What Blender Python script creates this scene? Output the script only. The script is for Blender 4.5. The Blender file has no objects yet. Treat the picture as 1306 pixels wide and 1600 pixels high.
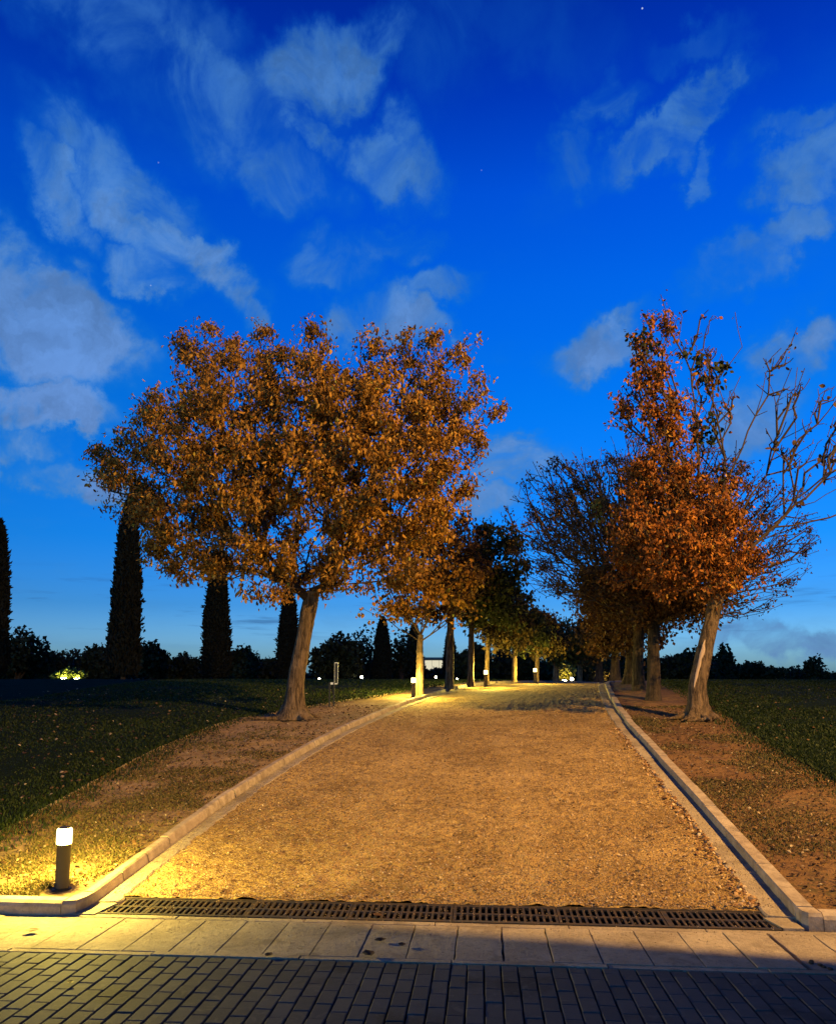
import bpy, math, random
import numpy as np

# ------------------------------------------------------------------ camera, sky, exposure
sc = bpy.context.scene
col = sc.collection
F, PX, PY = 1260.0, 653.0, 901.0            # focal length and principal point, in pixels of the 1306 x 1600 frame
CAMZ = 1.80
PITCH = math.atan(0.118)
YAW = math.atan(99 * math.cos(PITCH) / F)
cam_d = bpy.data.cameras.new('camera')
cam = bpy.data.objects.new('camera', cam_d)
col.objects.link(cam)
cam.location = (0, 0, CAMZ)
cam.rotation_euler = (math.pi / 2 + PITCH, 0, YAW)
cam_d.sensor_width = 36.0
cam_d.lens = F / 1600 * 36.0
cam_d.shift_y = (PY - 800) / 1600
cam_d.clip_start = 0.05
cam_d.clip_end = 3000
sc.camera = cam

FW = np.array([-math.sin(YAW) * math.cos(PITCH), math.cos(YAW) * math.cos(PITCH), math.sin(PITCH)])
RT = np.array([math.cos(YAW), math.sin(YAW), 0.0])
UP = np.cross(RT, FW)


def ray(px, py):
    return FW + RT * (px - PX) / F - UP * (py - PY) / F


def at(px, py, y):
    """the point of the place that lies y metres up the path, seen in that direction"""
    r = ray(px, py)
    p = r * (y / r[1])
    p[2] += CAMZ
    return p


sc.render.engine = 'CYCLES'
sc.cycles.use_denoising = True
sc.cycles.sample_clamp_indirect = 4.0
sc.cycles.max_bounces = 6
sc.cycles.diffuse_bounces = 3
sc.cycles.transmission_bounces = 4
sc.cycles.transparent_max_bounces = 8
sc.view_settings.view_transform = 'Standard'
sc.view_settings.look = 'None'
sc.view_settings.exposure = 0.0
sc.view_settings.gamma = 1.0

world = bpy.data.worlds.new('World')
sc.world = world
world.use_nodes = True


class NT:
    """small helper to write node trees as expressions"""

    def __init__(self, tree):
        self.t = tree

    def n(self, kind, **kw):
        nd = self.t.nodes.new(kind)
        for k, v in kw.items():
            setattr(nd, k, v)
        return nd

    def put(self, sock, v):
        if isinstance(v, bpy.types.NodeSocket):
            self.t.links.new(v, sock)
        else:
            sock.default_value = v

    def math(self, op, a, b=0.0, c=None, clamp=False):
        nd = self.n('ShaderNodeMath', operation=op)
        nd.use_clamp = clamp
        self.put(nd.inputs[0], a)
        self.put(nd.inputs[1], b)
        if c is not None:
            self.put(nd.inputs[2], c)
        return nd.outputs[0]

    def vmath(self, op, a, b=(0, 0, 0)):
        nd = self.n('ShaderNodeVectorMath', operation=op)
        self.put(nd.inputs[0], a)
        if op == 'SCALE':
            self.put(nd.inputs['Scale'], b)
        else:
            self.put(nd.inputs[1], b)
        return nd.outputs['Value'] if op in ('DOT_PRODUCT', 'LENGTH') else nd.outputs[0]

    def noise(self, vec, scale, detail=4.0, rough=0.55, dist=0.0, colour=False):
        nd = self.n('ShaderNodeTexNoise')
        if vec is not None:
            self.put(nd.inputs['Vector'], vec)
        nd.inputs['Scale'].default_value = scale
        nd.inputs['Detail'].default_value = detail
        nd.inputs['Roughness'].default_value = rough
        nd.inputs['Distortion'].default_value = dist
        return nd.outputs['Color'] if colour else nd.outputs['Fac']

    def voronoi(self, vec, scale, feature='F1', out='Distance'):
        nd = self.n('ShaderNodeTexVoronoi', feature=feature)
        self.put(nd.inputs['Vector'], vec)
        nd.inputs['Scale'].default_value = scale
        return nd.outputs[out]

    def ramp(self, fac, stops, interp='LINEAR'):
        nd = self.n('ShaderNodeValToRGB')
        cr = nd.color_ramp
        cr.interpolation = interp
        while len(cr.elements) < len(stops):
            cr.elements.new(0.5)
        for e, (p, c) in zip(cr.elements, stops):
            e.position = p
            e.color = (*c, 1) if not isinstance(c, (int, float)) else (c, c, c, 1)
        self.put(nd.inputs[0], fac)
        return nd.outputs[0]

    def mix(self, fac, a, b, mode='MIX'):
        nd = self.n('ShaderNodeMix', data_type='RGBA', blend_type=mode)
        self.put(nd.inputs[0], fac)
        for s, v in ((nd.inputs[6], a), (nd.inputs[7], b)):
            self.put(s, v if isinstance(v, bpy.types.NodeSocket) else (*v, 1))
        return nd.outputs[2]

    def smooth(self, v, lo, hi):
        nd = self.n('ShaderNodeMapRange', interpolation_type='SMOOTHSTEP')
        self.put(nd.inputs[0], v)
        nd.inputs[1].default_value = lo
        nd.inputs[2].default_value = hi
        return nd.outputs[0]

    def bump(self, height, strength=0.5, dist=0.01, normal=None):
        nd = self.n('ShaderNodeBump')
        nd.inputs['Strength'].default_value = strength
        nd.inputs['Distance'].default_value = dist
        self.put(nd.inputs['Height'], height)
        if normal is not None:
            self.put(nd.inputs['Normal'], normal)
        return nd.outputs[0]


def build_sky():
    """blue-hour sky: a Sky Texture tinted towards deep blue with height, thin broken clouds at their own bearings"""
    N = NT(world.node_tree)
    for nd in list(world.node_tree.nodes):
        world.node_tree.nodes.remove(nd)
    sky = N.n('ShaderNodeTexSky', sky_type='NISHITA')
    sky.sun_disc = False
    sky.sun_elevation = math.radians(12)
    sky.sun_rotation = math.radians(200)
    d = N.n('ShaderNodeTexCoord').outputs['Generated']
    sep = N.n('ShaderNodeSeparateXYZ')
    N.put(sep.inputs[0], d)
    x, y, z = sep.outputs
    el = N.math('ARCSINE', z)
    eln = N.math('MULTIPLY', el, 1 / 1.5708, clamp=True)
    tint = N.ramp(eln, [(0.0, (.125, .28, .62)), (.023, (.09, .235, .62)), (.05, (.036, .158, .47)), (.10, (.008, .152, .49)), (.205, (.0006, .160, .55)), (.29, (.0002, .150, .63)),
                        (.356, (.0002, .122, .66)), (.416, (.0002, .068, .54)), (.5, (.0002, .036, .38)), (.62, (.0002, .018, .24)), (.8, (.0002, .010, .16)), (1.0, (.0002, .008, .13))])
    base = N.vmath('SCALE', N.mix(1.0, sky.outputs[0], tint, 'MULTIPLY'), 3.0)
    # clouds
    az = N.math('ARCTAN2', x, y)
    comb = N.n('ShaderNodeCombineXYZ')
    N.put(comb.inputs[0], az)
    N.put(comb.inputs[1], el)
    ae = comb.outputs[0]
    wob = N.vmath('SCALE', N.vmath('SUBTRACT', N.noise(ae, 5.5, 4, 0.6, colour=True), (0.5, 0.5, 0.5)), 0.13)
    wob2 = N.vmath('SCALE', N.vmath('SUBTRACT', N.noise(ae, 15, 6, 0.65, colour=True), (0.5, 0.5, 0.5)), 0.085)
    aew = N.vmath('ADD', N.vmath('ADD', ae, wob), wob2)
    # (pixel x, pixel y, half width, half height, tilt degrees, thickness)
    blobs = [(70, 490, 145, 85, 25, 1.0), (50, 425, 85, 38, 0, .9), (90, 640, 125, 36, 5, .95), (20, 690, 60, 30, 0, .6), (130, 770, 80, 26, 20, .45),
             (270, 378, 135, 42, 22, .75), (85, 295, 70, 38, 40, .55), (170, 260, 120, 50, 20, .32), (403, 483, 30, 26, 0, .6), (510, 105, 95, 60, -15, .42), (400, 165, 130, 80, 0, .24),
             (495, 208, 60, 26, 20, .40), (630, 235, 50, 55, 30, .28), (200, 60, 150, 75, 10, .24), (270, 20, 110, 45, 0, .2), (545, 385, 70, 36, -5, .2), (590, 500, 60, 40, -10, .55),
             (640, 525, 60, 34, 0, .6), (1040, 190, 110, 30, -24, .32), (1000, 230, 80, 26, -20, .2), (1105, 245, 22, 32, 15, .3), (890, 250, 34, 28, 0, .2), (1265, 245, 70, 40, -22, .33),
             (1180, 395, 90, 34, -15, .28), (1290, 330, 50, 40, 0, .22), (945, 530, 90, 36, -22, .55), (985, 490, 50, 20, -15, .3), (1240, 545, 60, 46, 0, .42), (1180, 640, 90, 60, -20, .34),
             (810, 715, 70, 36, -8, .6), (760, 780, 50, 28, -5, .6), (700, 60, 60, 90, 20, .12), (850, 70, 120, 60, 10, .10), (1080, 60, 70, 26, 10, .14), (1230, 1010, 130, 26, 3, .30),
             (330, 110, 110, 60, 10, .30), (560, 60, 90, 40, -10, .30), (600, 250, 60, 40, 10, .34), (450, 260, 80, 40, 15, .28), (610, 370, 60, 34, 0, .26), (530, 420, 60, 30, 0, .26), (680, 460, 60, 30, 0, .3),
             (940, 170, 70, 30, -20, .26), (1120, 160, 60, 26, -25, .32), (1230, 200, 60, 26, -20, .26), (1280, 280, 60, 36, -10, .34), (1130, 400, 60, 30, -15, .26), (1230, 370, 60, 34, -20, .3), (240, 420, 70, 30, 15, .6), (340, 420, 60, 30, 20, .6)]
    acc = None
    for bx, by, rx, ry, rot, amp in blobs:
        r0 = ray(bx, by)
        r0 = r0 / np.linalg.norm(r0)
        a0, e0 = math.atan2(r0[0], r0[1]), math.asin(r0[2])
        k = np.linalg.norm(ray(bx, by))
        amp = min(1.0, amp * 1.3) if amp < .5 else amp
        sx, sy = rx / (F * k) / max(math.cos(e0), .3) * 1.25, ry / (F * k) * 1.25
        mp = N.n('ShaderNodeMapping', vector_type='TEXTURE')
        N.put(mp.inputs['Vector'], aew)
        mp.inputs['Location'].default_value = (a0, e0, 0)
        mp.inputs['Rotation'].default_value = (0, 0, math.radians(-rot))
        mp.inputs['Scale'].default_value = (sx, sy, 1)
        ln = N.vmath('LENGTH', mp.outputs[0])
        v = N.math('MULTIPLY', N.smooth(ln, 1.22, 0.45), amp)
        acc = v if acc is None else N.math('MAXIMUM', acc, v)
    # a general thin veil, all round the sky
    cx = N.math('DIVIDE', x, N.math('ADD', z, 0.25))
    cy = N.math('DIVIDE', y, N.math('ADD', z, 0.25))
    c2 = N.n('ShaderNodeCombineXYZ')
    N.put(c2.inputs[0], cx)
    N.put(c2.inputs[1], cy)
    veil = N.math('MULTIPLY', N.smooth(N.noise(c2.outputs[0], 2.6, 6, 0.6), 0.5, 0.8), 0.16)
    fray = N.smooth(N.noise(ae, 9, 8, 0.60, 0.6), 0.30, 0.66)
    fray = N.math('MULTIPLY_ADD', fray, 1.0, 0.22)
    dens = N.math('ADD', N.math('MULTIPLY', acc, fray), veil)
    up = N.math('GREATER_THAN', z, 0.0)
    dens = N.math('MULTIPLY', dens, up, clamp=True)
    ccol = N.ramp(eln, [(0.0, (1.0, 1.9, 4.0)), (0.06, (1.0, 2.1, 4.6)), (0.2, (.95, 2.15, 5.0)), (0.35, (.60, 1.75, 4.5)), (0.5, (0.30, 1.15, 3.4)), (1.0, (0.3, 1.0, 2.6))])
    thin = N.ramp(eln, [(0.0, (.12, .26, .42)), (.06, (.05, .22, .50)), (.2, (.010, .175, .58)), (.35, (.006, .125, .52)), (.5, (.004, .070, .38)), (.7, (.002, .03, .18)), (1.0, (.001, .02, .12))])
    colr = N.mix(N.math('MULTIPLY', dens, 2.1, clamp=True), base, N.vmath('SCALE', thin, 9.5))
    shade = N.math('MULTIPLY_ADD', N.smooth(N.noise(aew, 13, 6, .6, .5), .3, .7), .42, .82)
    ccol = N.vmath('SCALE', ccol, shade)
    colr = N.mix(N.math('MULTIPLY', N.smooth(dens, .12, .75), 1.0), colr, ccol)
    # low grey-blue bars far off over the lawn
    mp = N.n('ShaderNodeMapping')
    N.put(mp.inputs['Vector'], ae)
    mp.inputs['Scale'].default_value = (6, 60, 1)
    bars = N.smooth(N.noise(mp.outputs[0], 1.0, 5, 0.6), 0.53, 0.68)
    band = N.math('MULTIPLY', N.smooth(el, 0.02, 0.06), N.smooth(el, 0.13, 0.08))
    colr = N.mix(N.math('MULTIPLY', N.math('MULTIPLY', bars, band), 0.55), colr, (0.22, 0.75, 2.1))
    # a few first stars
    for bx, by, s in ((1003, 13, .8), (248, 254, .2), (236, 446, .3), (752, 266, .15)):
        r0 = ray(bx, by)
        r0 = r0 / np.linalg.norm(r0)
        dt = N.vmath('LENGTH', N.vmath('SUBTRACT', d, tuple(r0)))
        st = N.math('MULTIPLY', N.math('LESS_THAN', dt, 0.0008), s)
        colr = N.mix(st, colr, (5.0, 6.0, 8.0))
    bg = N.n('ShaderNodeBackground')
    N.put(bg.inputs[0], colr)
    bg.inputs[1].default_value = 0.12
    out = N.n('ShaderNodeOutputWorld')
    N.put(out.inputs[0], bg.outputs[0])
    world.cycles.sampling_method = 'MANUAL'
    world.cycles.sample_map_resolution = 512


build_sky()
# the sun has set: no sun lamp. The warm light comes from the park's own lamps (street lamp, bollards, globes), built below.

rng = np.random.default_rng(7)
random.seed(7)

# ------------------------------------------------------------------ lie of the land
_ys = np.arange(-120, 900, 0.05)
_sl = np.interp(_ys, [-120, -40, -30, 5.8, 6.5, 17, 31, 45, 90, 900], [0, 0, -.03, -.03, .08, .08, -.008, -.02, 0, 0])
_zs = np.concatenate([[0], np.cumsum((_sl[1:] + _sl[:-1]) * 0.025)])
_zs -= np.interp(6.0, _ys, _zs)


def G(y):
    return np.interp(y, _ys, _zs)


def poly(pts):
    a = np.array(pts, float)
    # smooth (Catmull-like) by resampling through a cubic of small steps
    yy = np.arange(a[0, 1], a[-1, 1] + 1e-6, 0.25)
    xx = np.interp(yy, a[:, 1], a[:, 0])
    k = 9
    pad = np.concatenate([2 * xx[0] - xx[k:0:-1], xx, 2 * xx[-1] - xx[-2:-k - 2:-1]])
    w = np.hanning(2 * k + 1)
    w /= w.sum()
    xs = np.convolve(pad, w, 'valid')
    return lambda y: np.interp(y, yy, xs)


XL = poly([(-3.0, 4), (-3.0, 6), (-3.01, 8), (-2.99, 9.3), (-2.93, 11), (-2.8, 12.6), (-2.55, 15), (-2.11, 17.3), (-1.69, 19.65), (-1.29, 21.3), (-.48, 25.5), (.4, 28.8), (3.0, 38), (7, 50), (14, 66)])
XR = poly([(2.2, 4), (2.23, 6), (2.3, 6.9), (2.38, 8.5), (2.46, 9.9), (2.56, 11.9), (2.69, 14.7), (2.9, 17.9), (3.35, 22), (3.8, 25.5), (4.3, 28.8), (7, 38), (11, 50), (18, 66)])
LAWN_L = poly([(-4.7, 4), (-4.75, 7.9), (-4.88, 9.2), (-5.0, 10.6), (-5.12, 12.3), (-5.12, 14), (-5.1, 15.4), (-4.35, 17.4), (-3.68, 18.4), (-2.45, 21.2), (-1.3, 25.5), (-.4, 28.8), (2, 38), (6, 50), (13, 66)])
LAWN_R = poly([(4.5, 4), (4.5, 8), (4.43, 10.7), (4.42, 11.8), (4.52, 13.4), (4.79, 15.5), (5.02, 17.7), (5.5, 22), (6.2, 28.8), (9, 38), (13, 50), (20, 66)])
KH = 0.095                                   # kerb height
KW_L, KW_R = 0.112, 0.13                      # kerb widths
GUT_L, GUT_R = 0.17, 0.215                    # gutter widths


def fbm(x, y, seed=0, oct_=4, scale=1.0):
    """cheap value noise on a hashed lattice, for relief"""
    out = np.zeros_like(x, float)
    amp, tot = 1.0, 0.0
    for o in range(oct_):
        s = scale * 2 ** o
        xi, yi = x * s + 17.3 * o + seed * 3.1, y * s - 9.7 * o + seed * 7.7
        x0, y0 = np.floor(xi), np.floor(yi)
        fx, fy = xi - x0, yi - y0
        fx, fy = fx * fx * (3 - 2 * fx), fy * fy * (3 - 2 * fy)

        def h(a, b):
            v = np.sin(a * 127.1 + b * 311.7 + seed * 13.7) * 43758.5453
            return v - np.floor(v)
        v = (h(x0, y0) * (1 - fx) + h(x0 + 1, y0) * fx) * (1 - fy) + (h(x0, y0 + 1) * (1 - fx) + h(x0 + 1, y0 + 1) * fx) * fy
        out += amp * v
        tot += amp
        amp *= 0.5
    return out / tot


# ------------------------------------------------------------------ mesh helpers
def link(o, parent=None):
    col.objects.link(o)
    if parent is not None:
        o.parent = parent
    return o


def tag(o, label=None, cat=None, group=None, kind=None):
    if label:
        o['label'] = label
    if cat:
        o['category'] = cat
    if group:
        o['group'] = group
    if kind:
        o['kind'] = kind
    return o


def mesh_data(name, v, f, smooth=False, attr=None):
    me = bpy.data.meshes.new(name)
    v = np.asarray(v, np.float32)
    if isinstance(f, np.ndarray):
        nf, k = f.shape
        me.vertices.add(len(v))
        me.vertices.foreach_set('co', v.ravel())
        me.loops.add(nf * k)
        me.loops.foreach_set('vertex_index', f.astype(np.int32).ravel())
        me.polygons.add(nf)
        me.polygons.foreach_set('loop_start', np.arange(0, nf * k, k, dtype=np.int32))
        me.update(calc_edges=True)
    else:
        me.from_pydata(v.tolist(), [], [list(map(int, q)) for q in f])
        me.update()
    if smooth:
        me.polygons.foreach_set('use_smooth', np.ones(len(me.polygons), bool))
    if attr is not None:
        for k_, a in attr.items():
            at_ = me.attributes.new(k_, 'FLOAT', 'POINT')
            at_.data.foreach_set('value', np.asarray(a, np.float32))
    return me


def obj(name, me, mat=None, parent=None, loc=None):
    if mat is not None and len(me.materials) == 0:
        me.materials.append(mat)
    o = bpy.data.objects.new(name, me)
    if loc is not None:
        o.location = loc
    return link(o, parent)


def empty(name, loc=(0, 0, 0), rz=0.0):
    o = bpy.data.objects.new(name, None)
    o.empty_display_size = 0.2
    o.location = loc
    o.rotation_euler = (0, 0, rz)
    return link(o)


class MB:
    """collects simple solids into one mesh"""

    def __init__(self):
        self.v, self.f = [], []

    def add(self, v, f):
        b = len(self.v)
        self.v += [tuple(map(float, p)) for p in v]
        self.f += [[i + b for i in q] for q in f]
        return self

    def box(self, x0, x1, y0, y1, z0, z1, bev=0.0):
        if bev <= 0:
            v = [(x0, y0, z0), (x1, y0, z0), (x1, y1, z0), (x0, y1, z0), (x0, y0, z1), (x1, y0, z1), (x1, y1, z1), (x0, y1, z1)]
            return self.add(v, [(3, 2, 1, 0), (4, 5, 6, 7), (0, 1, 5, 4), (1, 2, 6, 5), (2, 3, 7, 6), (3, 0, 4, 7)])
        b = bev
        v = [(x0, y0, z0), (x1, y0, z0), (x1, y1, z0), (x0, y1, z0), (x0, y0, z1 - b), (x1, y0, z1 - b), (x1, y1, z1 - b), (x0, y1, z1 - b),
             (x0 + b, y0 + b, z1), (x1 - b, y0 + b, z1), (x1 - b, y1 - b, z1), (x0 + b, y1 - b, z1)]
        f = [(3, 2, 1, 0), (8, 9, 10, 11)]
        for i in range(4):
            j = (i + 1) % 4
            f += [(i, j, j + 4, i + 4), (i + 4, j + 4, j + 8, i + 8)]
        return self.add(v, f)

    def lathe(self, prof, n=24, cx=0, cy=0):
        """prof: (radius, z) from bottom to top"""
        v, f = [], []
        for r, z in prof:
            for k in range(n):
                a = 2 * math.pi * k / n
                v.append((cx + r * math.cos(a), cy + r * math.sin(a), z))
        for i in range(len(prof) - 1):
            for k in range(n):
                k2 = (k + 1) % n
                f.append((i * n + k, i * n + k2, (i + 1) * n + k2, (i + 1) * n + k))
        f.append(tuple(range(n - 1, -1, -1)))
        f.append(tuple((len(prof) - 1) * n + k for k in range(n)))
        return self.add(v, f)

    def tube(self, a, b, r0, r1, n=8):
        a, b = np.array(a, float), np.array(b, float)
        d = (b - a) / np.linalg.norm(b - a)
        p = np.cross(d, (0.31, 0.17, 0.93) if abs(d[2]) < 0.9 else (1, 0, 0))
        p /= np.linalg.norm(p)
        q = np.cross(d, p)
        v = []
        for c, r in ((a, r0), (b, r1)):
            for k in range(n):
                t = 2 * math.pi * k / n
                v.append(c + r * (math.cos(t) * p + math.sin(t) * q))
        f = [(k, (k + 1) % n, n + (k + 1) % n, n + k) for k in range(n)] + [tuple(range(n - 1, -1, -1)), tuple(range(n, 2 * n))]
        return self.add(v, f)

    def mesh(self, name, smooth=False):
        return mesh_data(name, np.array(self.v), self.f, smooth)

    def build(self, name, mat, parent=None, smooth=False, loc=None):
        return obj(name, self.mesh(name, smooth), mat, parent, loc)


def grid_mesh(name, ys, x0f, x1f, nx, zf, smooth=True):
    """a sheet between two lines x0(y), x1(y); zf(x, y) gives the height"""
    ys = np.asarray(ys, float)
    t = np.linspace(0, 1, nx)
    a, b = x0f(ys), x1f(ys)
    X = a[:, None] * (1 - t) + b[:, None] * t
    Y = np.repeat(ys[:, None], nx, 1)
    Z = zf(X, Y)
    v = np.stack([X, Y, Z], -1).reshape(-1, 3)
    i, j = np.meshgrid(np.arange(len(ys) - 1), np.arange(nx - 1), indexing='ij')
    q = (i * nx + j).ravel()
    f = np.stack([q, q + 1, q + nx + 1, q + nx], 1)
    return mesh_data(name, v, f, smooth)


# ------------------------------------------------------------------ materials
def mat(name):
    m = bpy.data.materials.new(name)
    m.use_nodes = True
    N = NT(m.node_tree)
    p = m.node_tree.nodes['Principled BSDF']
    p.inputs['Roughness'].default_value = 0.85
    p.inputs['Specular IOR Level'].default_value = 0.25
    return m, N, p


def wpos(N):
    return N.n('ShaderNodeNewGeometry').outputs['Position']


def opos(N):
    return N.n('ShaderNodeTexCoord').outputs['Object']


def orand(N):
    return N.n('ShaderNodeObjectInfo').outputs['Random']


def simple(name, c, rough=0.6, metal=0.0, var=0.25, scale=8.0, bump=0.1):
    m, N, p = mat(name)
    w = opos(N)
    n = N.noise(w, scale, 6, 0.6)
    N.put(p.inputs['Base Color'], N.mix(n, tuple(v * (1 - var) for v in c), tuple(min(1, v * (1 + var)) for v in c)))
    p.inputs['Roughness'].default_value = rough
    p.inputs['Metallic'].default_value = metal
    if bump:
        N.put(p.inputs['Normal'], N.bump(N.noise(w, scale * 6, 5, 0.6), bump, 0.005))
    return m


def make_materials():
    M = {}
    # compacted sandy gravel
    m, N, p = mat('gravel')
    w = wpos(N)
    big = N.noise(w, 0.55, 5, 0.6)
    mid = N.noise(w, 4.5, 6, 0.7)
    fine = N.noise(w, 38, 5, 0.75)
    c = N.mix(N.smooth(big, .35, .7), (.34, .215, .066), (.50, .33, .112))
    c = N.mix(N.math('MULTIPLY', N.smooth(N.noise(w, 1.4, 7, .72, .9), .48, .66), .7), c, (.165, .098, .030))
    c = N.mix(N.math('MULTIPLY', N.smooth(N.noise(w, 13, 6, .78), .50, .60), .85), c, (.12, .066, .019))
    c = N.mix(N.smooth(mid, .52, .75), c, (.20, .115, .036))
    c = N.mix(N.math('MULTIPLY', N.smooth(fine, .52, .66), .8), c, (.115, .065, .03))
    sx_ = N.n('ShaderNodeSeparateXYZ')
    N.put(sx_.inputs[0], w)
    wob = N.math('MULTIPLY', N.math('SUBTRACT', N.noise(w, .35, 3, .5), .5), .9)
    xx = N.math('ADD', N.math('ADD', sx_.outputs[0], .35), wob)
    trk = N.smooth(N.math('ABSOLUTE', N.math('SUBTRACT', N.math('ABSOLUTE', xx), .85)), .42, .08)
    trk = N.math('MULTIPLY', trk, N.smooth(N.noise(w, 2.2, 5, .65), .36, .62))
    c = N.mix(N.math('MULTIPLY', trk, .42), c, (.47, .315, .115))
    vc = N.voronoi(w, 70, out='Color')
    sep = N.n('ShaderNodeSeparateColor')
    N.put(sep.inputs[0], vc)
    vd = N.voronoi(w, 70)
    pebble = N.math('MULTIPLY', N.smooth(sep.outputs[0], .72, .78), N.smooth(vd, .42, .25))
    c = N.mix(N.math('MULTIPLY', pebble, .75), c, (.56, .42, .27))
    dk = N.math('MULTIPLY', N.smooth(sep.outputs[1], .80, .86), N.smooth(vd, .45, .25))
    c = N.mix(N.math('MULTIPLY', dk, .7), c, (.07, .035, .015))
    N.put(p.inputs['Base Color'], c)
    h = N.math('ADD', N.math('MULTIPLY', N.noise(w, 16, 6, .7), 1.0), N.math('MULTIPLY', N.voronoi(w, 55), -.45))
    h = N.math('ADD', h, N.math('MULTIPLY', N.noise(w, 90, 3, .7), .35))
    N.put(p.inputs['Normal'], N.bump(h, 1.0, 0.045))
    p.inputs['Roughness'].default_value = 0.95
    M['gravel'] = m

    m, N, p = mat('dirt')
    w = wpos(N)
    a = N.noise(w, 1.3, 6, .65)
    b = N.noise(w, 9, 6, .7)
    c = N.mix(N.smooth(a, .3, .7), (.195, .122, .044), (.275, .185, .082))
    c = N.mix(N.smooth(b, .5, .68), c, (.085, .050, .018))
    c = N.mix(N.math('MULTIPLY', N.smooth(N.noise(w, 30, 4, .7), .58, .7), .6), c, (.045, .03, .012))
    g = N.math('MULTIPLY', N.smooth(N.noise(w, .9, 4, .6), .5, .62), N.smooth(N.noise(w, 14, 4, .6), .4, .6))
    c = N.mix(N.math('MULTIPLY', g, .55), c, (.05, .055, .012))
    N.put(p.inputs['Base Color'], c)
    N.put(p.inputs['Normal'], N.bump(N.math('ADD', N.noise(w, 22, 6, .7), N.math('MULTIPLY', N.noise(w, 5, 4), .8)), .8, .025))
    p.inputs['Roughness'].default_value = .95
    M['dirt'] = m

    m, N, p = mat('leaf_mould')
    w = wpos(N)
    a = N.noise(w, 1.1, 6, .65)
    b = N.noise(w, 8, 6, .7)
    c = N.mix(N.smooth(a, .35, .7), (.105, .052, .016), (.175, .095, .030))
    c = N.mix(N.smooth(b, .48, .66), c, (.050, .024, .008))
    c = N.mix(N.math('MULTIPLY', N.smooth(N.noise(w, 32, 4, .7), .55, .68), .7), c, (.026, .014, .005))
    g = N.math('MULTIPLY', N.smooth(N.noise(w, .8, 4, .6), .5, .62), N.smooth(N.noise(w, 14, 4, .6), .4, .6))
    c = N.mix(N.math('MULTIPLY', g, .6), c, (.036, .036, .007))
    N.put(p.inputs['Base Color'], c)
    N.put(p.inputs['Normal'], N.bump(N.math('ADD', N.noise(w, 24, 6, .7), N.math('MULTIPLY', N.noise(w, 5, 4), .8)), .9, .03))
    p.inputs['Roughness'].default_value = .95
    M['leaf_mould'] = m

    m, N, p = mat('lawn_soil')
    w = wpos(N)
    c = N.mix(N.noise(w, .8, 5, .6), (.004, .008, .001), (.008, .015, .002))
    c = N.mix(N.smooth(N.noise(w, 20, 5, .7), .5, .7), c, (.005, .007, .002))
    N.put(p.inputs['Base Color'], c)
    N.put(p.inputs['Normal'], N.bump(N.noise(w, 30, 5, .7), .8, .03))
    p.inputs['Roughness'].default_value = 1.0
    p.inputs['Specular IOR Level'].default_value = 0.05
    M['lawn'] = m

    m, N, p = mat('concrete')
    w = wpos(N)
    r = orand(N)
    a = N.noise(w, 2.2, 6, .65)
    b = N.noise(w, 26, 6, .75)
    c = N.mix(N.smooth(a, .3, .7), (.25, .20, .14), (.37, .305, .215))
    c = N.mix(N.math('MULTIPLY', N.smooth(b, .5, .68), .55), c, (.09, .07, .048))
    c = N.mix(N.math('MULTIPLY', r, .32), c, (.19, .15, .105))
    pit = N.smooth(N.noise(w, 75, 4, .7), .60, .68)
    c = N.mix(N.math('MULTIPLY', pit, .7), c, (.055, .042, .028))
    c = N.mix(N.math('MULTIPLY', N.smooth(N.noise(w, 9, 6, .7, 1.0), .52, .66), .5), c, (.36, .31, .23))
    stain = N.smooth(N.noise(w, 1.6, 5, .65, .8), .52, .64)
    c = N.mix(N.math('MULTIPLY', stain, .5), c, (.13, .10, .068))
    N.put(p.inputs['Base Color'], c)
    N.put(p.inputs['Normal'], N.bump(N.math('ADD', N.noise(w, 24, 6, .7), N.math('MULTIPLY', N.noise(w, 110, 3, .7), .5)), .8, .022))
    p.inputs['Specular IOR Level'].default_value = .08
    M['concrete'] = m

    m, N, p = mat('kerb_concrete')
    w = wpos(N)
    r = orand(N)
    c = N.mix(N.smooth(N.noise(w, 6, 7, .72), .3, .7), (.17, .13, .085), (.38, .31, .22))
    c = N.mix(N.math('MULTIPLY', r, .4), c, (.20, .145, .10))
    c = N.mix(N.math('MULTIPLY', N.smooth(N.noise(w, 34, 5, .7), .55, .7), .5), c, (.11, .08, .05))
    N.put(p.inputs['Base Color'], c)
    N.put(p.inputs['Normal'], N.bump(N.noise(w, 40, 6, .7), .5, .008))
    M['kerb'] = m

    m, N, p = mat('paver')
    w = wpos(N)
    r = orand(N)
    c = N.mix(N.noise(w, 12, 6, .7), (.056, .057, .056), (.092, .090, .084))
    c = N.mix(N.math('MULTIPLY', r, .55), c, (.036, .036, .036))
    spk = N.smooth(N.noise(w, 210, 2, .6), .62, .70)
    c = N.mix(N.math('MULTIPLY', spk, .5), c, (.16, .145, .12))
    c = N.mix(N.math('MULTIPLY', N.smooth(N.noise(w, 1.6, 5, .65), .52, .68), .6), c, (.022, .020, .018))
    c = N.mix(N.math('MULTIPLY', N.smooth(N.noise(w, 7, 6, .7, 1.2), .54, .68), .45), c, (.13, .118, .095))
    N.put(p.inputs['Base Color'], c)
    N.put(p.inputs['Normal'], N.bump(N.math('ADD', N.noise(w, 60, 6, .75), N.math('MULTIPLY', N.noise(w, 260, 2), .4)), .5, .006))
    p.inputs['Roughness'].default_value = .82
    p.inputs['Specular IOR Level'].default_value = .06
    M['paver'] = m

    m, N, p = mat('joint_sand')
    w = wpos(N)
    N.put(p.inputs['Base Color'], N.mix(N.noise(w, 40, 5, .7), (.010, .009, .007), (.03, .026, .02)))
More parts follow.
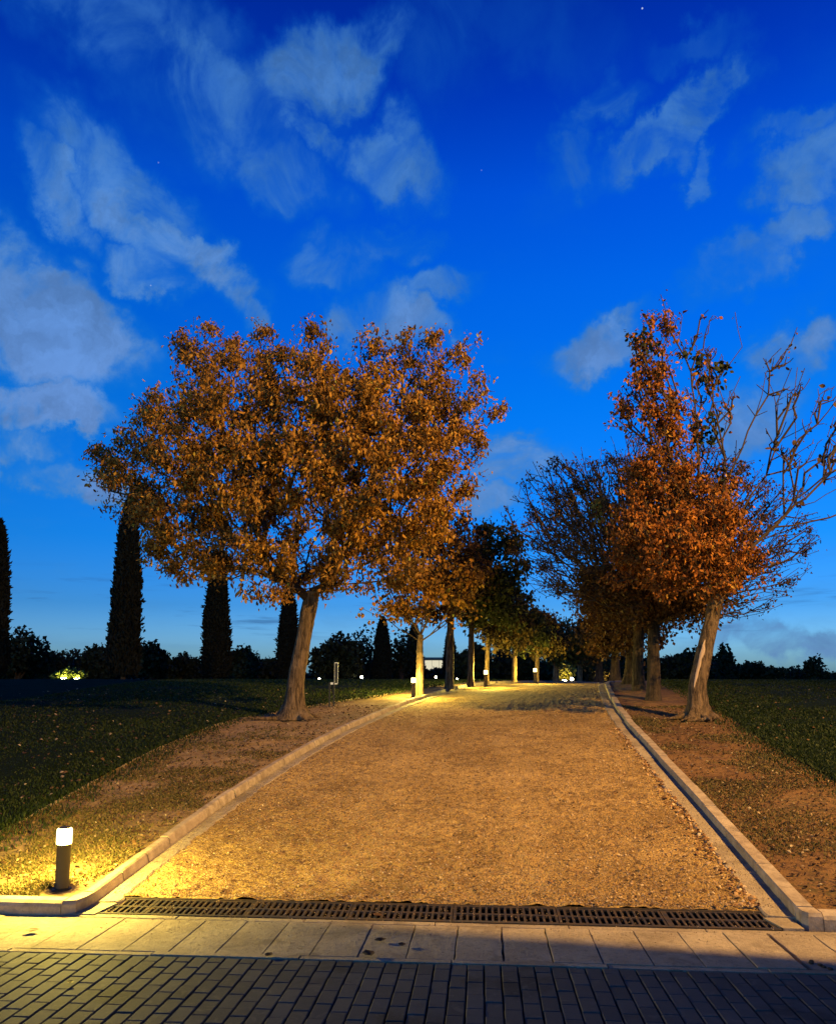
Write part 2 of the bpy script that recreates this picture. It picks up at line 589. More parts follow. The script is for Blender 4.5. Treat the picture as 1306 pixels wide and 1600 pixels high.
    N.put(p.inputs['Normal'], N.bump(N.noise(w, 120, 3), .6, .005))
    p.inputs['Roughness'].default_value = 1
    M['joint'] = m

    m, N, p = mat('rusty_iron')
    w = wpos(N)
    n = N.noise(w, 14, 6, .7)
    N.put(p.inputs['Base Color'], N.mix(N.smooth(n, .4, .62), (.026, .023, .019), (.055, .036, .020)))
    p.inputs['Metallic'].default_value = .25
    N.put(p.inputs['Roughness'], N.ramp(n, [(.3, .5), (.7, .9)]))
    N.put(p.inputs['Normal'], N.bump(N.noise(w, 90, 5, .7), .5, .004))
    M['iron'] = m

    m, N, p = mat('drain_dark')
    w = wpos(N)
    N.put(p.inputs['Base Color'], N.mix(N.noise(w, 20), (.003, .0025, .002), (.008, .006, .005)))
    M['drain_dark'] = m

    M['post'] = simple('post_metal', (.045, .038, .028), .55, .2, .3, 10, .25)
    M['dark_metal'] = simple('dark_metal', (.02, .02, .022), .45, .5, .3, 12, .1)
    M['pale_metal'] = simple('pale_metal', (.55, .55, .52), .4, .6, .15, 12, .05)
    M['panel'] = simple('sign_panel', (.012, .013, .014), .35, 0, .3, 4, .02)
    M['plaster'] = simple('plaster', (.62, .60, .54), .9, 0, .12, 1.5, .15)
    M['roof'] = simple('roof_sheet', (.10, .10, .10), .7, 0, .2, 2, .1)
    M['galv'] = simple('galvanised', (.3, .31, .32), .45, .7, .15, 6, .05)

    def bark(name, ca, cb, cc):
        m, N, p = mat(name)
        o = opos(N)
        mp = N.n('ShaderNodeMapping')
        N.put(mp.inputs[0], o)
        mp.inputs['Scale'].default_value = (19, 19, 2.6)
        n = N.noise(mp.outputs[0], 1.0, 7, .7, .6)
        k = N.noise(o, 2.2, 5, .6)
        c = N.mix(N.smooth(n, .36, .62), ca, cb)
        c = N.mix(N.math('MULTIPLY', N.smooth(k, .5, .68), .6), c, cc)
        N.put(p.inputs['Base Color'], c)
        N.put(p.inputs['Normal'], N.bump(n, 1.0, .09))
        p.inputs['Roughness'].default_value = .92
        M[name] = m
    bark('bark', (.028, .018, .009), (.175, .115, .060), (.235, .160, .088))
    bark('bark_dark', (.016, .011, .006), (.065, .044, .024), (.09, .062, .035))  # darker copy of bark; on the right-row trunks it stands in for shade
    m, N, p = mat('bare_wood')
    o = opos(N)
    mp = N.n('ShaderNodeMapping')
    N.put(mp.inputs[0], o)
    mp.inputs['Scale'].default_value = (30, 30, 2)
    n = N.noise(mp.outputs[0], 1, 6, .7)
    N.put(p.inputs['Base Color'], N.mix(n, (.30, .20, .11), (.52, .38, .23)))
    N.put(p.inputs['Normal'], N.bump(n, .5, .02))
    M['bare_wood'] = m
    m, N, p = mat('twig')
    o = opos(N)
    N.put(p.inputs['Base Color'], N.mix(N.noise(o, 3, 4), (.022, .015, .009), (.058, .039, .024)))
    M['twig'] = m
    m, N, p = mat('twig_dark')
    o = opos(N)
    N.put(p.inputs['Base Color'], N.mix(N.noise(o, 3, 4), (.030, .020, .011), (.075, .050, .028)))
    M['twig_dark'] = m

    def leaf(name, stops, trans=.25, patch=None, patch_scale=.6, rough=.7):
        m = bpy.data.materials.new(name)
        m.use_nodes = True
        N = NT(m.node_tree)
        p = m.node_tree.nodes['Principled BSDF']
        a = N.n('ShaderNodeAttribute', attribute_name='rnd')
        c = N.ramp(a.outputs['Fac'], stops)
        o = opos(N)
        if patch is not None:
            k = N.smooth(N.noise(o, patch_scale, 3, .5), .48, .66)
            c = N.mix(N.math('MULTIPLY', k, .75), c, patch)
        c = N.mix(N.math('MULTIPLY', N.noise(o, 26, 2, .5), .35), c, (.02, .012, .004))
        N.put(p.inputs['Base Color'], c)
        p.inputs['Roughness'].default_value = rough
        p.inputs['Specular IOR Level'].default_value = .2
        tr = N.n('ShaderNodeBsdfTranslucent')
        N.put(tr.inputs[0], c)
        mx = N.n('ShaderNodeMixShader')
        mx.inputs[0].default_value = trans
        N.t.links.new(p.outputs[0], mx.inputs[1])
        N.t.links.new(tr.outputs[0], mx.inputs[2])
        N.t.links.new(mx.outputs[0], m.node_tree.nodes['Material Output'].inputs[0])
        M[name] = m
    leaf('leaf_autumn', [(0, (.08, .034, .006)), (.25, (.23, .10, .013)), (.6, (.40, .19, .024)), (.85, (.52, .265, .038)), (.975, (.60, .36, .06)), (1, (.34, .38, .05))], .28, (.16, .085, .014), 1.1)
    leaf('leaf_rust', [(0, (.07, .022, .005)), (.3, (.22, .068, .009)), (.65, (.36, .118, .015)), (.92, (.48, .18, .025)), (1, (.54, .32, .05))], .28, (.12, .048, .009), 1.1)
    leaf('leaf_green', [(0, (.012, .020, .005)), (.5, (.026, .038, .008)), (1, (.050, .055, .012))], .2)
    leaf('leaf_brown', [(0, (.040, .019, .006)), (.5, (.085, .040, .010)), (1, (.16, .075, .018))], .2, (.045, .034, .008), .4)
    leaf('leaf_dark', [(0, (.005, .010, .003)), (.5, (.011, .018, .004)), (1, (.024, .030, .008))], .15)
    leaf('leaf_olive', [(0, (.022, .018, .004)), (.5, (.052, .038, .008)), (1, (.11, .066, .014))], .2, (.075, .036, .008), .4)
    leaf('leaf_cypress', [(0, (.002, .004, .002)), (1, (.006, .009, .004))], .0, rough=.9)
    leaf('leaf_lime', [(0, (.10, .13, .02)), (1, (.22, .24, .04))], .4)
    leaf('leaf_yellow', [(0, (.22, .17, .03)), (1, (.42, .32, .06))], .3)
    leaf('leaf_litter', [(0, (.10, .045, .015)), (.4, (.26, .13, .045)), (.75, (.45, .28, .12)), (1, (.62, .48, .28))], .1)
    leaf('leaf_litter_dark', [(0, (.04, .02, .008)), (.5, (.10, .05, .018)), (.85, (.19, .11, .045)), (1, (.42, .34, .2))], .1)
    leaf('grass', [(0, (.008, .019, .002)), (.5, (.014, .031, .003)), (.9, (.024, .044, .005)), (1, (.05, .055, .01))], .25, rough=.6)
    leaf('grass_dry', [(0, (.05, .052, .012)), (.4, (.105, .088, .024)), (1, (.24, .16, .06))], .25, rough=.7)
    leaf('pebble', [(0, (.10, .058, .03)), (.5, (.30, .20, .11)), (1, (.58, .44, .29))], 0)

    def glow(name, c, s):
        m = bpy.data.materials.new(name)
        m.use_nodes = True
        N = NT(m.node_tree)
        for nd in list(m.node_tree.nodes):
            m.node_tree.nodes.remove(nd)
        e = N.n('ShaderNodeEmission')
        e.inputs[0].default_value = (*c, 1)
        e.inputs[1].default_value = s
        o = N.n('ShaderNodeOutputMaterial')
        N.put(o.inputs[0], e.outputs[0])
        M[name] = m
    m = bpy.data.materials.new('lamp_glass')
    m.use_nodes = True
    N = NT(m.node_tree)
    for nd in list(m.node_tree.nodes):
        m.node_tree.nodes.remove(nd)
    e = N.n('ShaderNodeEmission')
    e.inputs[0].default_value = (1.0, .80, .34, 1)
    e.inputs[1].default_value = 2.6
    tr = N.n('ShaderNodeBsdfTransparent')
    ad = N.n('ShaderNodeAddShader')
    N.put(ad.inputs[0], e.outputs[0])
    N.put(ad.inputs[1], tr.outputs[0])
    o = N.n('ShaderNodeOutputMaterial')
    N.put(o.inputs[0], ad.outputs[0])
    M['bollard_glow'] = m
    glow('globe_glow', (1.0, .86, .55), 30.0)
    glow('flood_glow', (1.0, .90, .30), 420.0)
    glow('street_glow', (1.0, .55, .22), 300.0)
    glow('window_glow', (1.0, .93, .66), .75)  # lamplight on the far building's pale wall, put in as glow
    return M


M = make_materials()

# ------------------------------------------------------------------ ground, lawns, path, road
def build_ground():
    # one earth sheet to the horizon, below everything
    ys = np.concatenate([np.linspace(-110, 0, 12), np.arange(2, 60, 2), np.geomspace(62, 880, 24)])
    me = grid_mesh('ground', ys, lambda y: 0 * y - 700, lambda y: 0 * y + 700, 21, lambda X, Y: G(Y) - .28)
    tag(obj('ground', me, M['lawn']), kind='structure')
    # gravel path with real relief, fine near the drain
    ys = np.concatenate([np.arange(6.47, 10.5, .021), np.arange(10.5, 18, .045), np.arange(18, 32, .2), np.arange(32, 66, 1.0)])

    def zp(X, Y):
        near = np.clip(1.4 - Y / 30, .3, 1)
        r = (fbm(X, Y, 1, 3, 7) - .5) * .024 + (fbm(X, Y, 2, 3, 19) - .5) * .042 * near + (fbm(X, Y, 5, 3, .8) - .5) * .03
        edge = np.minimum(X - XL(Y), XR(Y) - X)
        return G(Y) + r * np.clip((edge - .1) / .15, .35, 1) + .008
    me = grid_mesh('gravel_path', ys, lambda y: XL(y) + GUT_L - .05 + .03 * (fbm(y, y * 0, 8, 3, 3) - .5), lambda y: XR(y) - GUT_R + .018 + .03 * (fbm(y, y * 0, 9, 3, 3) - .5), 230, zp)
    tag(obj('gravel_path', me, M['gravel']), kind='structure')

    def zv(s):
        return lambda X, Y: G(Y) + KH - .018 + (fbm(X, Y, s, 4, 1.6) - .5) * .05 + (fbm(X, Y, s + 1, 3, 12) - .5) * .016
    ys = np.concatenate([np.arange(6.1, 18, .06), np.arange(18, 32, .2), np.arange(32, 66, 1.0)])
    ys_r = np.concatenate([np.arange(6.3, 18, .06), np.arange(18, 32, .2), np.arange(32, 66, 1.0)])
    tag(obj('verge_left', grid_mesh('verge_left', ys, lambda y: LAWN_L(y) - .3, lambda y: XL(y) - KW_L + .02, 44, zv(11)), M['dirt']), kind='structure')
    tag(obj('verge_right', grid_mesh('verge_right', ys_r, lambda y: XR(y) + KW_R - .02, lambda y: LAWN_R(y) + .3, 44, zv(21)), M['leaf_mould']), kind='structure')

    def zl(s):
        def f(X, Y):
            edge = np.minimum(np.clip((LAWN_L(Y) - X), 0, 9), 99) if s == 31 else np.clip(X - LAWN_R(Y), 0, 9)
            return G(Y) + KH + .012 + (fbm(X, Y, s, 3, .5) - .5) * .10 * np.clip(edge / 2, .1, 1) + .02 * np.clip(edge * 8, 0, 1)
        return f
    ys = np.concatenate([np.arange(6.1, 20, .15), np.arange(20, 66, .5), np.geomspace(67, 500, 20)])
    ext = np.concatenate([-(np.geomspace(.05, 1, 40)[::-1]), [0]])

    def lawn(name, side, edge, s):
        t = np.concatenate([[0], np.geomspace(.0005, 1, 60)])
        e = np.where(ys <= 66, edge(np.minimum(ys, 66)), edge(66.0) + (ys - 66) * .6)
        X = e[:, None] + side * t[None] * 260
        Y = np.repeat(ys[:, None], len(t), 1)
        Z = zl(s)(X, Y)
        v = np.stack([X, Y, Z], -1).reshape(-1, 3)
        n = len(t)
        i, j = np.meshgrid(np.arange(len(ys) - 1), np.arange(n - 1), indexing='ij')
        q = (i * n + j).ravel()
        f = np.stack([q, q + 1, q + n + 1, q + n], 1) if side > 0 else np.stack([q + 1, q, q + n, q + n + 1], 1)
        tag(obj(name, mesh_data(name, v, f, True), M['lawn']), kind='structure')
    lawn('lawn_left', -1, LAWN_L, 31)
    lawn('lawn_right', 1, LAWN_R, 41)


build_ground()


def build_road():
    """block paving, laid lengthwise in stretcher bond, sloping down to the drain"""
    bed = mesh_data('road', [(-30, -60, G(-60) - .045), (30, -60, G(-60) - .045), (30, -30, G(-30) - .045), (30, 5.2, G(5.2) - .045), (-30, 5.2, G(5.2) - .045), (-30, -30, G(-30) - .045)],
                    [(0, 1, 2, 5), (5, 2, 3, 4)])
    road = tag(obj('road', bed, M['joint']), kind='structure')
    W, L, gap, Y1 = .1005, .201, .0078, 5.185
    kinds = []
    for k in range(6):
        mb = MB().box(-W / 2 + gap / 2, W / 2 - gap / 2, -L / 2 + gap / 3, L / 2 - gap / 3, -.05, 0, .005)
        kinds.append(mb.mesh('paver'))
        kinds[-1].materials.append(M['paver'])
    half = MB().box(-W / 2 + gap / 2, W / 2 - gap / 2, -L / 4 + gap / 2, L / 4 - gap / 2, -.05, 0, .0035).mesh('paver')
    half.materials.append(M['paver'])
    spots = []
    slope = math.atan(-.03)
    for i in range(-60, 60):
        x = (i + .5) * W
        odd = i % 2
        y = Y1 + .06 * 0
        first = True
        while y > 1.2:
            ln = L / 2 if (first and odd) else L
            first = False
            cy = y - ln / 2
            spots.append((x, cy, ln < L))
            y -= ln
    # the ones the photograph shows, largest first: they are parts; the rest is one part
    vis = []
    for x, y, h in spots:
        p = np.array([x, y, float(G(y))]) - np.array([0, 0, CAMZ])
        k = p @ FW
        u, v = PX + F * (p @ RT) / k, PY - F * (p @ UP) / k
        vis.append((-15 < u < 1321) and v < 1612)
    order = sorted([i for i, b in enumerate(vis) if b], key=lambda i: spots[i][1])
    shown = set(order[:300])
    rest = MB()
    for i, (x, y, h) in enumerate(spots):
        z = float(G(y)) + rng.normal(0, .0012)
        if i in shown:
            o = obj('paver', half if h else kinds[i % 6], None, road, (x + rng.normal(0, .0008), y, z))
            o.rotation_euler = (slope + rng.normal(0, .006), rng.normal(0, .008), rng.normal(0, .006))
        elif y > 2.2 and abs(x) < 5.5:
            ln = L / 4 if h else L / 2
            rest.box(x - W / 2 + gap / 2, x + W / 2 - gap / 2, y - ln + gap / 2, y + ln - gap / 2, z - .05, z, .0035)
    tag(rest.build('paver_field', M['paver'], road), kind='stuff')

    # concrete strip between road and drain: cast slabs
    def zs(y):
        return float(G(y))
    bed = mesh_data('concrete_strip', [(-12, 5.19, zs(5.19) - .03), (12, 5.19, zs(5.19) - .03), (12, 6.085, zs(6.085) - .03), (-12, 6.085, zs(6.085) - .03)], [(0, 1, 2, 3)])
    strip = tag(obj('concrete_strip', bed, M['joint']), kind='structure')

    def slab(name, x0, x1, y0, y1, seed, rag=.006, par=strip, dz=0.0, material='concrete', gap=.0014):
        n = 9
        r = np.random.default_rng(seed)
        t = np.linspace(0, 1, n)
        edge = []
        edge += [(x0 + gap + (x1 - x0 - 2 * gap) * u, y0 + gap + abs(r.normal(0, rag * .5))) for u in t[:-1]]
        edge += [(x1 - gap - abs(r.normal(0, rag)), y0 + (y1 - y0) * u) for u in t[:-1]]
        edge += [(x1 - gap - (x1 - x0 - 2 * gap) * u, y1 - gap - abs(r.normal(0, rag * .5))) for u in t[:-1]]
        edge += [(x0 + gap + abs(r.normal(0, rag)), y1 - (y1 - y0) * u) for u in t[:-1]]
        m_ = len(edge)
        cx, cy = (x0 + x1) / 2, (y0 + y1) / 2
        dz = dz + r.normal(0, .0018)
        v = [(a, b, zs(b) + dz - .045) for a, b in edge] + [(a, b, zs(b) + dz - .0025) for a, b in edge]
        v += [(cx + (a - cx) * (1 - .006 / max(.05, x1 - x0)), cy + (b - cy) * (1 - .006 / max(.05, y1 - y0)), zs(b) + dz) for a, b in edge]
        f = [(i, (i + 1) % m_, m_ + (i + 1) % m_, m_ + i) for i in range(m_)] + [(m_ + i, m_ + (i + 1) % m_, 2 * m_ + (i + 1) % m_, 2 * m_ + i) for i in range(m_)]
        f.append(tuple(range(2 * m_, 3 * m_)))
        return obj(name, mesh_data(name, v, f), M[material], par)
    k0 = -.183
    for k in range(-13, 13):
        x0 = k0 + .305 * k
        if k == 7:                                   # the wide cracked joint by the right kerb
            x0 += .012
        x1 = k0 + .305 * (k + 1) - (.012 if k == 6 else 0)
        slab('slab', x0, x1, 5.265, 6.0, 100 + k, .0018 if k not in (-1, 0, 1, 6, 7) else .004)
    for k in range(-4, 5):
        slab('edging_strip', k * .95 - .2, (k + 1) * .95 - .2, 5.195, 5.262, 300 + k, .003, dz=.002)
        slab('edging_strip', k * .95 - .35, (k + 1) * .95 - .35, 6.003, 6.075, 400 + k, .003, dz=.001)
    # crumbled bit at the end of the crack
    for k in range(5):
        x, y = 2.0 + .02 * k + rng.normal(0, .012), 5.42 - .035 * k
        mb = MB()
        n = 6
        a = [(x + (.012 + .01 * rng.random()) * math.cos(t), y + (.014 + .012 * rng.random()) * math.sin(t)) for t in np.linspace(0, 6.28, n, endpoint=False)]
        mb.add([(p, q, zs(q) - .001) for p, q in a] + [(p * .7 + x * .3, q * .7 + y * .3, zs(q) + .010) for p, q in a], [(i, (i + 1) % n, n + (i + 1) % n, n + i) for i in range(n)] + [tuple(range(n, 2 * n))])
        mb.build('chip', M['joint'], strip)
    return slab


slab = build_road()


def plate_with_slots(xs, ys, holes, z0, z1, zf):
    """flat plate on the lattice xs x ys, cells listed in holes are open; one connected mesh"""
    v, f, idx = [], [], {}

    def vid(i, j, top):
        k = (i, j, top)
        if k not in idx:
            idx[k] = len(v)
            v.append((xs[i], ys[j], zf(ys[j]) + (z1 if top else z0)))
        return idx[k]
    nx, ny = len(xs) - 1, len(ys) - 1
    solid = lambda i, j: 0 <= i < nx and 0 <= j < ny and (i, j) not in holes
    for i in range(nx):
        for j in range(ny):
            if not solid(i, j):
                continue
            f.append((vid(i, j, 1), vid(i + 1, j, 1), vid(i + 1, j + 1, 1), vid(i, j + 1, 1)))
            for di, dj, a, b in ((-1, 0, (i, j + 1), (i, j)), (1, 0, (i + 1, j), (i + 1, j + 1)), (0, -1, (i, j), (i + 1, j)), (0, 1, (i + 1, j + 1), (i, j + 1))):
                if not solid(i + di, j + dj):
                    f.append((vid(*a, 1), vid(*a, 0), vid(*b, 0), vid(*b, 1)))
    return mesh_data('grate', v, f)


def build_drain():
    d = empty('trench_drain', (0, 0, 0))
    tag(d, 'rusty slotted iron trench drain crossing the foot of the gravel path', 'drain')
    X0, X1, Y0, Y1 = -2.86, 2.075, 6.095, 6.455
    zf = lambda y: float(G(y))
    z = zf(6.2)
    ch = MB()
    ch.add([(X0, Y0 + .012, z - .01), (X1, Y0 + .012, z - .01), (X1, Y1 - .012, z - .01), (X0, Y1 - .012, z - .01), (X0, Y0 + .012, z - .22), (X1, Y0 + .012, z - .22), (X1, Y1 - .012, z - .22), (X0, Y1 - .012, z - .22)],
           [(0, 1, 5, 4), (1, 2, 6, 5), (2, 3, 7, 6), (3, 0, 4, 7), (4, 5, 6, 7)])
    ch.build('channel', M['drain_dark'], d)
    for a, b in ((Y0 - .012, Y0 + .010), (Y1 - .010, Y1 + .012)):
        mb = MB()
        mb.box(X0 - .01, X1 + .01, a, b, z - .05, zf((a + b) / 2) + .006, .002)
        mb.build('edge_rail', M['iron'], d)
    ribs = [X0] + [-.228 + .771 * k for k in range(-3, 3)] + [X1]
    pitch = .0465
    for k in range(len(ribs) - 1):
        a, b = ribs[k] + .003, ribs[k + 1] - .003
        if b - a < .12:
            continue
        n = int((b - a - .02) // pitch)
        m0 = (b - a - n * pitch + .022) / 2
        xs = [a]
        for i in range(n):
            xs += [a + m0 + i * pitch, a + m0 + i * pitch + .029]
        xs.append(b)
        ys = [Y0 + .013, Y0 + .034, Y0 + .166, Y0 + .194, Y0 + .326, Y1 - .013]
        holes = {(2 * i + 1, j) for i in range(n) for j in (1, 3)}
        o = obj('grate', plate_with_slots(xs, ys, holes, -.010, .003 + rng.normal(0, .0015), zf), M['iron'], d)
    for x in (X0 - .014, X1 + .014):
        MB().box(x - .004, x + .004, Y0, Y1, z - .05, zf(6.3) + .004).build('end_plate', M['iron'], d)


build_drain()


# ------------------------------------------------------------------ kerbs and gutters
def sweep(name, line, prof, par, material, cap=True):
    """prof: closed (offset, height) outline swept along line: list of (x, y, nx, ny)"""
    v, f = [], []
    n = len(prof)
    for (x, y, nx, ny) in line:
        g = float(G(y))
        for o, h in prof:
            v.append((x + nx * o, y + ny * o, g + h))
    for i in range(len(line) - 1):
        for k in range(n):
            k2 = (k + 1) % n
            f.append((i * n + k, i * n + k2, (i + 1) * n + k2, (i + 1) * n + k))
    f.append(tuple(range(n)))
    f.append(tuple(range(len(line) * n - 1, (len(line) - 1) * n - 1, -1)))
    return obj(name, mesh_data(name, v, f), M[material], par)


def along(fx, y0, y1, side, n):
    out = []
    for y in np.linspace(y0, y1, n):
        s = float(fx(y + .05) - fx(y - .05)) / .1
        k = math.hypot(1, s)
        out.append((float(fx(y)), float(y), side / k, -side * s / k))
    return out


def build_kerbs():
    left_prof = [(0, -.10), (0, .01), (.014, .066), (.022, .084), (.036, KH), (.092, KH + .001), (.107, KH - .008), (KW_L, -.10)]
    right_prof = [(0, -.10), (0, KH - .012), (.010, KH), (KW_R - .008, KH), (KW_R, KH - .01), (KW_R, -.10)]
    for nm, fx, side, prof, kw, gw, y0, step in (('left', XL, -1, left_prof, KW_L, GUT_L, 6.32, .5), ('right', XR, 1, right_prof, KW_R, GUT_R, 6.32, 1.0)):
        bed = sweep('kerb_' + nm, along(fx, y0, 62, side, 140), [(-.02, -.14), (-.02, -.03), (kw - .01, -.03), (kw - .01, -.14)], None, 'joint')
        tag(bed, kind='structure')
        gbed = sweep('gutter_' + nm, along(fx, y0, 62, -side, 140), [(.002, -.14), (.002, -.03), (gw, -.03), (gw, -.14)], None, 'joint')
        tag(gbed, kind='structure')
        y = y0
        while y < 58:
            st = step * (1 if y < 34 else 3)
            g = .009 + .007 * rng.random()
            jog = rng.normal(0, .005)
            tilt = rng.normal(0, .003)
            pr = [(o + jog, h + (tilt + rng.normal(0, .0012) if h > 0 else 0)) for o, h in prof]
            sweep('kerb_stone', along(fx, y, y + st - g, side, 3 if y < 34 else 4), pr, bed, 'kerb')
            y += st
        y = y0 - .0
        while y < 58:
            st = (.9 + .25 * rng.random()) * (1 if y < 34 else 3)
            ln = along(fx, y, y + st - .006, -side, 14)
            dz = rng.normal(0, .002)
            # gutter slab with a worn, uneven gravel-side edge
            v, f = [], []
            for i, (x, yy, nx, ny) in enumerate(ln):
                w = gw + rng.normal(0, .010)
                gz = float(G(yy)) + dz
                for o, h in ((.003, -.06), (.003, .014), (w - .012, .020), (w, .010), (w + .004, -.06)):
                    v.append((x + nx * o, yy + ny * o, gz + h))
            for i in range(len(ln) - 1):
                for k in range(5):
                    k2 = (k + 1) % 5
                    f.append((i * 5 + k, (i + 1) * 5 + k, (i + 1) * 5 + k2, i * 5 + k2))
            f += [(0, 1, 2, 3, 4), tuple(range(len(ln) * 5 - 1, len(ln) * 5 - 6, -1))]
            obj('gutter_slab', mesh_data('gutter_slab', v, f), M['concrete'], gbed)
            y += st
    # return kerbs along the road at either side of the path mouth
    for nm, xa, xb, yk, w in (('left', -3.14, -9.5, 6.03, .16), ('right', 2.40, 8.5, 6.16, .15)):
        s = 1 if xb > xa else -1
        bed = MB().box(min(xa, xb), max(xa, xb), yk + .01, yk + w - .01, -.2, float(G(yk)) - .02).build('kerb_return_' + nm, M['joint'])
        tag(bed, kind='structure')
        x = xa
        while abs(x - xb) > .3:
            ln = .5 if nm == 'left' else .8
            a, b = x, x + s * (ln - .007)
            g = float(G(yk))
            dz = rng.normal(0, .002)
            pr = [(0, -.10), (0, .055), (.012, .08), (.035, KH + .002), (w - .03, KH + .002), (w, KH - .02), (w, -.1)]
            v = [(a, yk + o, g + h + dz) for o, h in pr] + [(b, yk + o, g + h + dz) for o, h in pr]
            n = len(pr)
            f = [(k, (k + 1) % n, n + (k + 1) % n, n + k) for k in range(n)] + [tuple(range(n)), tuple(range(2 * n - 1, n - 1, -1))]
            obj('kerb_stone', mesh_data('kerb_stone', v, f), M['kerb'], bed)
            x += s * ln
        # corner stone: turns from the road into the path
        fx, kw = (XL, KW_L) if nm == 'left' else (XR, KW_R)
        g = float(G(6.2))
        yc = 6.316
        xc = float(fx(yc))
        if nm == 'left':
            out = [(xc, yc), (xc - .004, 6.17), (xc - .035, 6.06), (-3.134, yk), (-3.134, yk + w), (xc - kw, 6.27), (xc - kw, yc)]
        else:
            out = [(xc + kw, yc), (xc + kw, yk + w), (2.394, yk + w), (2.394, yk), (xc + .03, yk - .0), (xc, yk + .05), (xc, yc)]
        n = len(out)
        cx, cy = np.mean([p[0] for p in out]), np.mean([p[1] for p in out])
        inn = [(p[0] + (cx - p[0]) * .12, p[1] + (cy - p[1]) * .12) for p in out]
        v = [(p[0], p[1], g - .12) for p in out] + [(p[0], p[1], g + KH - .025) for p in out] + [(p[0], p[1], g + KH + .001) for p in inn]
        f = [(k, (k + 1) % n, n + (k + 1) % n, n + k) for k in range(n)] + [(n + k, n + (k + 1) % n, 2 * n + (k + 1) % n, 2 * n + k) for k in range(n)] + [tuple(range(2 * n, 3 * n))]
        obj('corner_stone', mesh_data('corner_stone', v, f), M['kerb'], bed)
    # mortar patches where the gutters run out beside the drain
    for nm, pts in (('left', [(-2.99, 6.31), (-2.83, 6.31), (-2.885, 6.04), (-3.05, 6.04)]), ('right', [(2.03, 6.31), (2.22, 6.31), (2.235, 6.09), (2.095, 6.09)])):
        v = [(x, y, float(G(y)) - .03) for x, y in pts] + [(x, y, float(G(y)) + .012) for x, y in pts]
        f = [(0, 1, 5, 4), (1, 2, 6, 5), (2, 3, 7, 6), (3, 0, 4, 7), (4, 5, 6, 7)]
        tag(obj('gutter_end_' + nm, mesh_data('gutter_end', v, f), M['concrete']), kind='structure')
    # thin edging between left verge and lawn
    bed = sweep('lawn_edging', along(LAWN_L, 6.2, 60, -1, 150), [(-.012, -.05), (-.012, KH + .002), (0, KH + .010), (.012, KH + .004), (.012, -.05)], None, 'kerb')
    for v in bed.data.vertices:
        v.co.z -= .030 * max(0.0, math.sin(v.co.y * 1.9) * .6 + math.sin(v.co.y * 5.3 + 1) * .5 + .25)
    tag(bed, kind='structure')


build_kerbs()


# ------------------------------------------------------------------ trees
def in_lumps(n, lumps, r):
    """n points spread through a union of ellipsoids (cx, cy, cz, rx, ry, rz, weight)"""
    L = np.array(lumps, float)
    w = L[:, 6] * L[:, 3] * L[:, 4] * L[:, 5]
    k = r.choice(len(L), n, p=w / w.sum())
    u = r.normal(size=(n, 3))
    u /= np.linalg.norm(u, axis=1)[:, None]
    rad = r.random(n) ** (1 / 2.6)
    P = L[k, :3] + u * rad[:, None] * L[k, 3:6]
    m = max(4, n // 26)                       # most twigs sit in sprays round a few hundred centres
    c = P[r.integers(0, n, m)]
    pull = r.random(n) < .72
    d = np.linalg.norm(P[:, None, :] - c[None], axis=2)
    near = c[np.argmin(d, 1)]
    f = np.where(pull, .58, 0.0)[:, None]
    return P * (1 - f) + near * f, k


def grow(trunk, pts, r, bf=.5, step=.3, jit=.03, sag=0.0, low=.8):
    """connects every point to the tree by the shortest detour (length + bf * way back to the root).
    trunk: (k,3) chain. Returns nodes, parents, chain length, index of the node of each point"""
    cap = len(trunk) + len(pts) * 14
    P = np.zeros((cap, 3))
    D = np.zeros(cap)
    par = -np.ones(cap, int)
    n = len(trunk)
    P[:n] = trunk
    for i in range(1, n):
        par[i] = i - 1
        D[i] = D[i - 1] + np.linalg.norm(P[i] - P[i - 1])
    lo = int(n * low)
    pts = np.asarray(pts)
    order = np.argsort(np.linalg.norm(pts - P[n - 1], axis=1))
    where = np.zeros(len(pts), int)
    for q in order:
        p = pts[q]
        d = np.linalg.norm(P[lo:n] - p, axis=1)
        cost = d + bf * D[lo:n] + np.where(P[lo:n, 2] > p[2] + .1, .35 * (P[lo:n, 2] - p[2]), 0)
        b = lo + int(np.argmin(cost))
        L = np.linalg.norm(p - P[b])
        m = min(12, max(1, int(L / step)))
        prev = b
        pb = P[b].copy()
        for s in range(1, m + 1):
            t = s / m
            c = pb * (1 - t) + p * t
            if s < m:
                c = c + r.normal(0, jit * L ** .5, 3) * (1 if L > .4 else .4)
                c[2] -= sag * L * math.sin(math.pi * t) * -1
            P[n] = c
            par[n] = prev
            D[n] = D[prev] + L / m
            prev = n
            n += 1
            if n >= cap:
                break
        where[q] = prev
    return P[:n], par[:n], where


def radii(par, n_trunk, tip, expo, rmax):
    n = len(par)
    R = np.zeros(n)
    kids = np.bincount(par[par >= 0], minlength=n)
    acc = np.zeros(n)
    for i in range(n - 1, -1, -1):
        R[i] = tip if kids[i] == 0 else acc[i] ** (1 / expo)
        if par[i] >= 0:
            acc[par[i]] += R[i] ** expo
    s = min(1.0, rmax / R[0]) if R[0] > rmax else 1.0
    if s < 1:
        R = np.where(R > tip * 3, np.maximum(tip * 2, R * s), R)
    return R


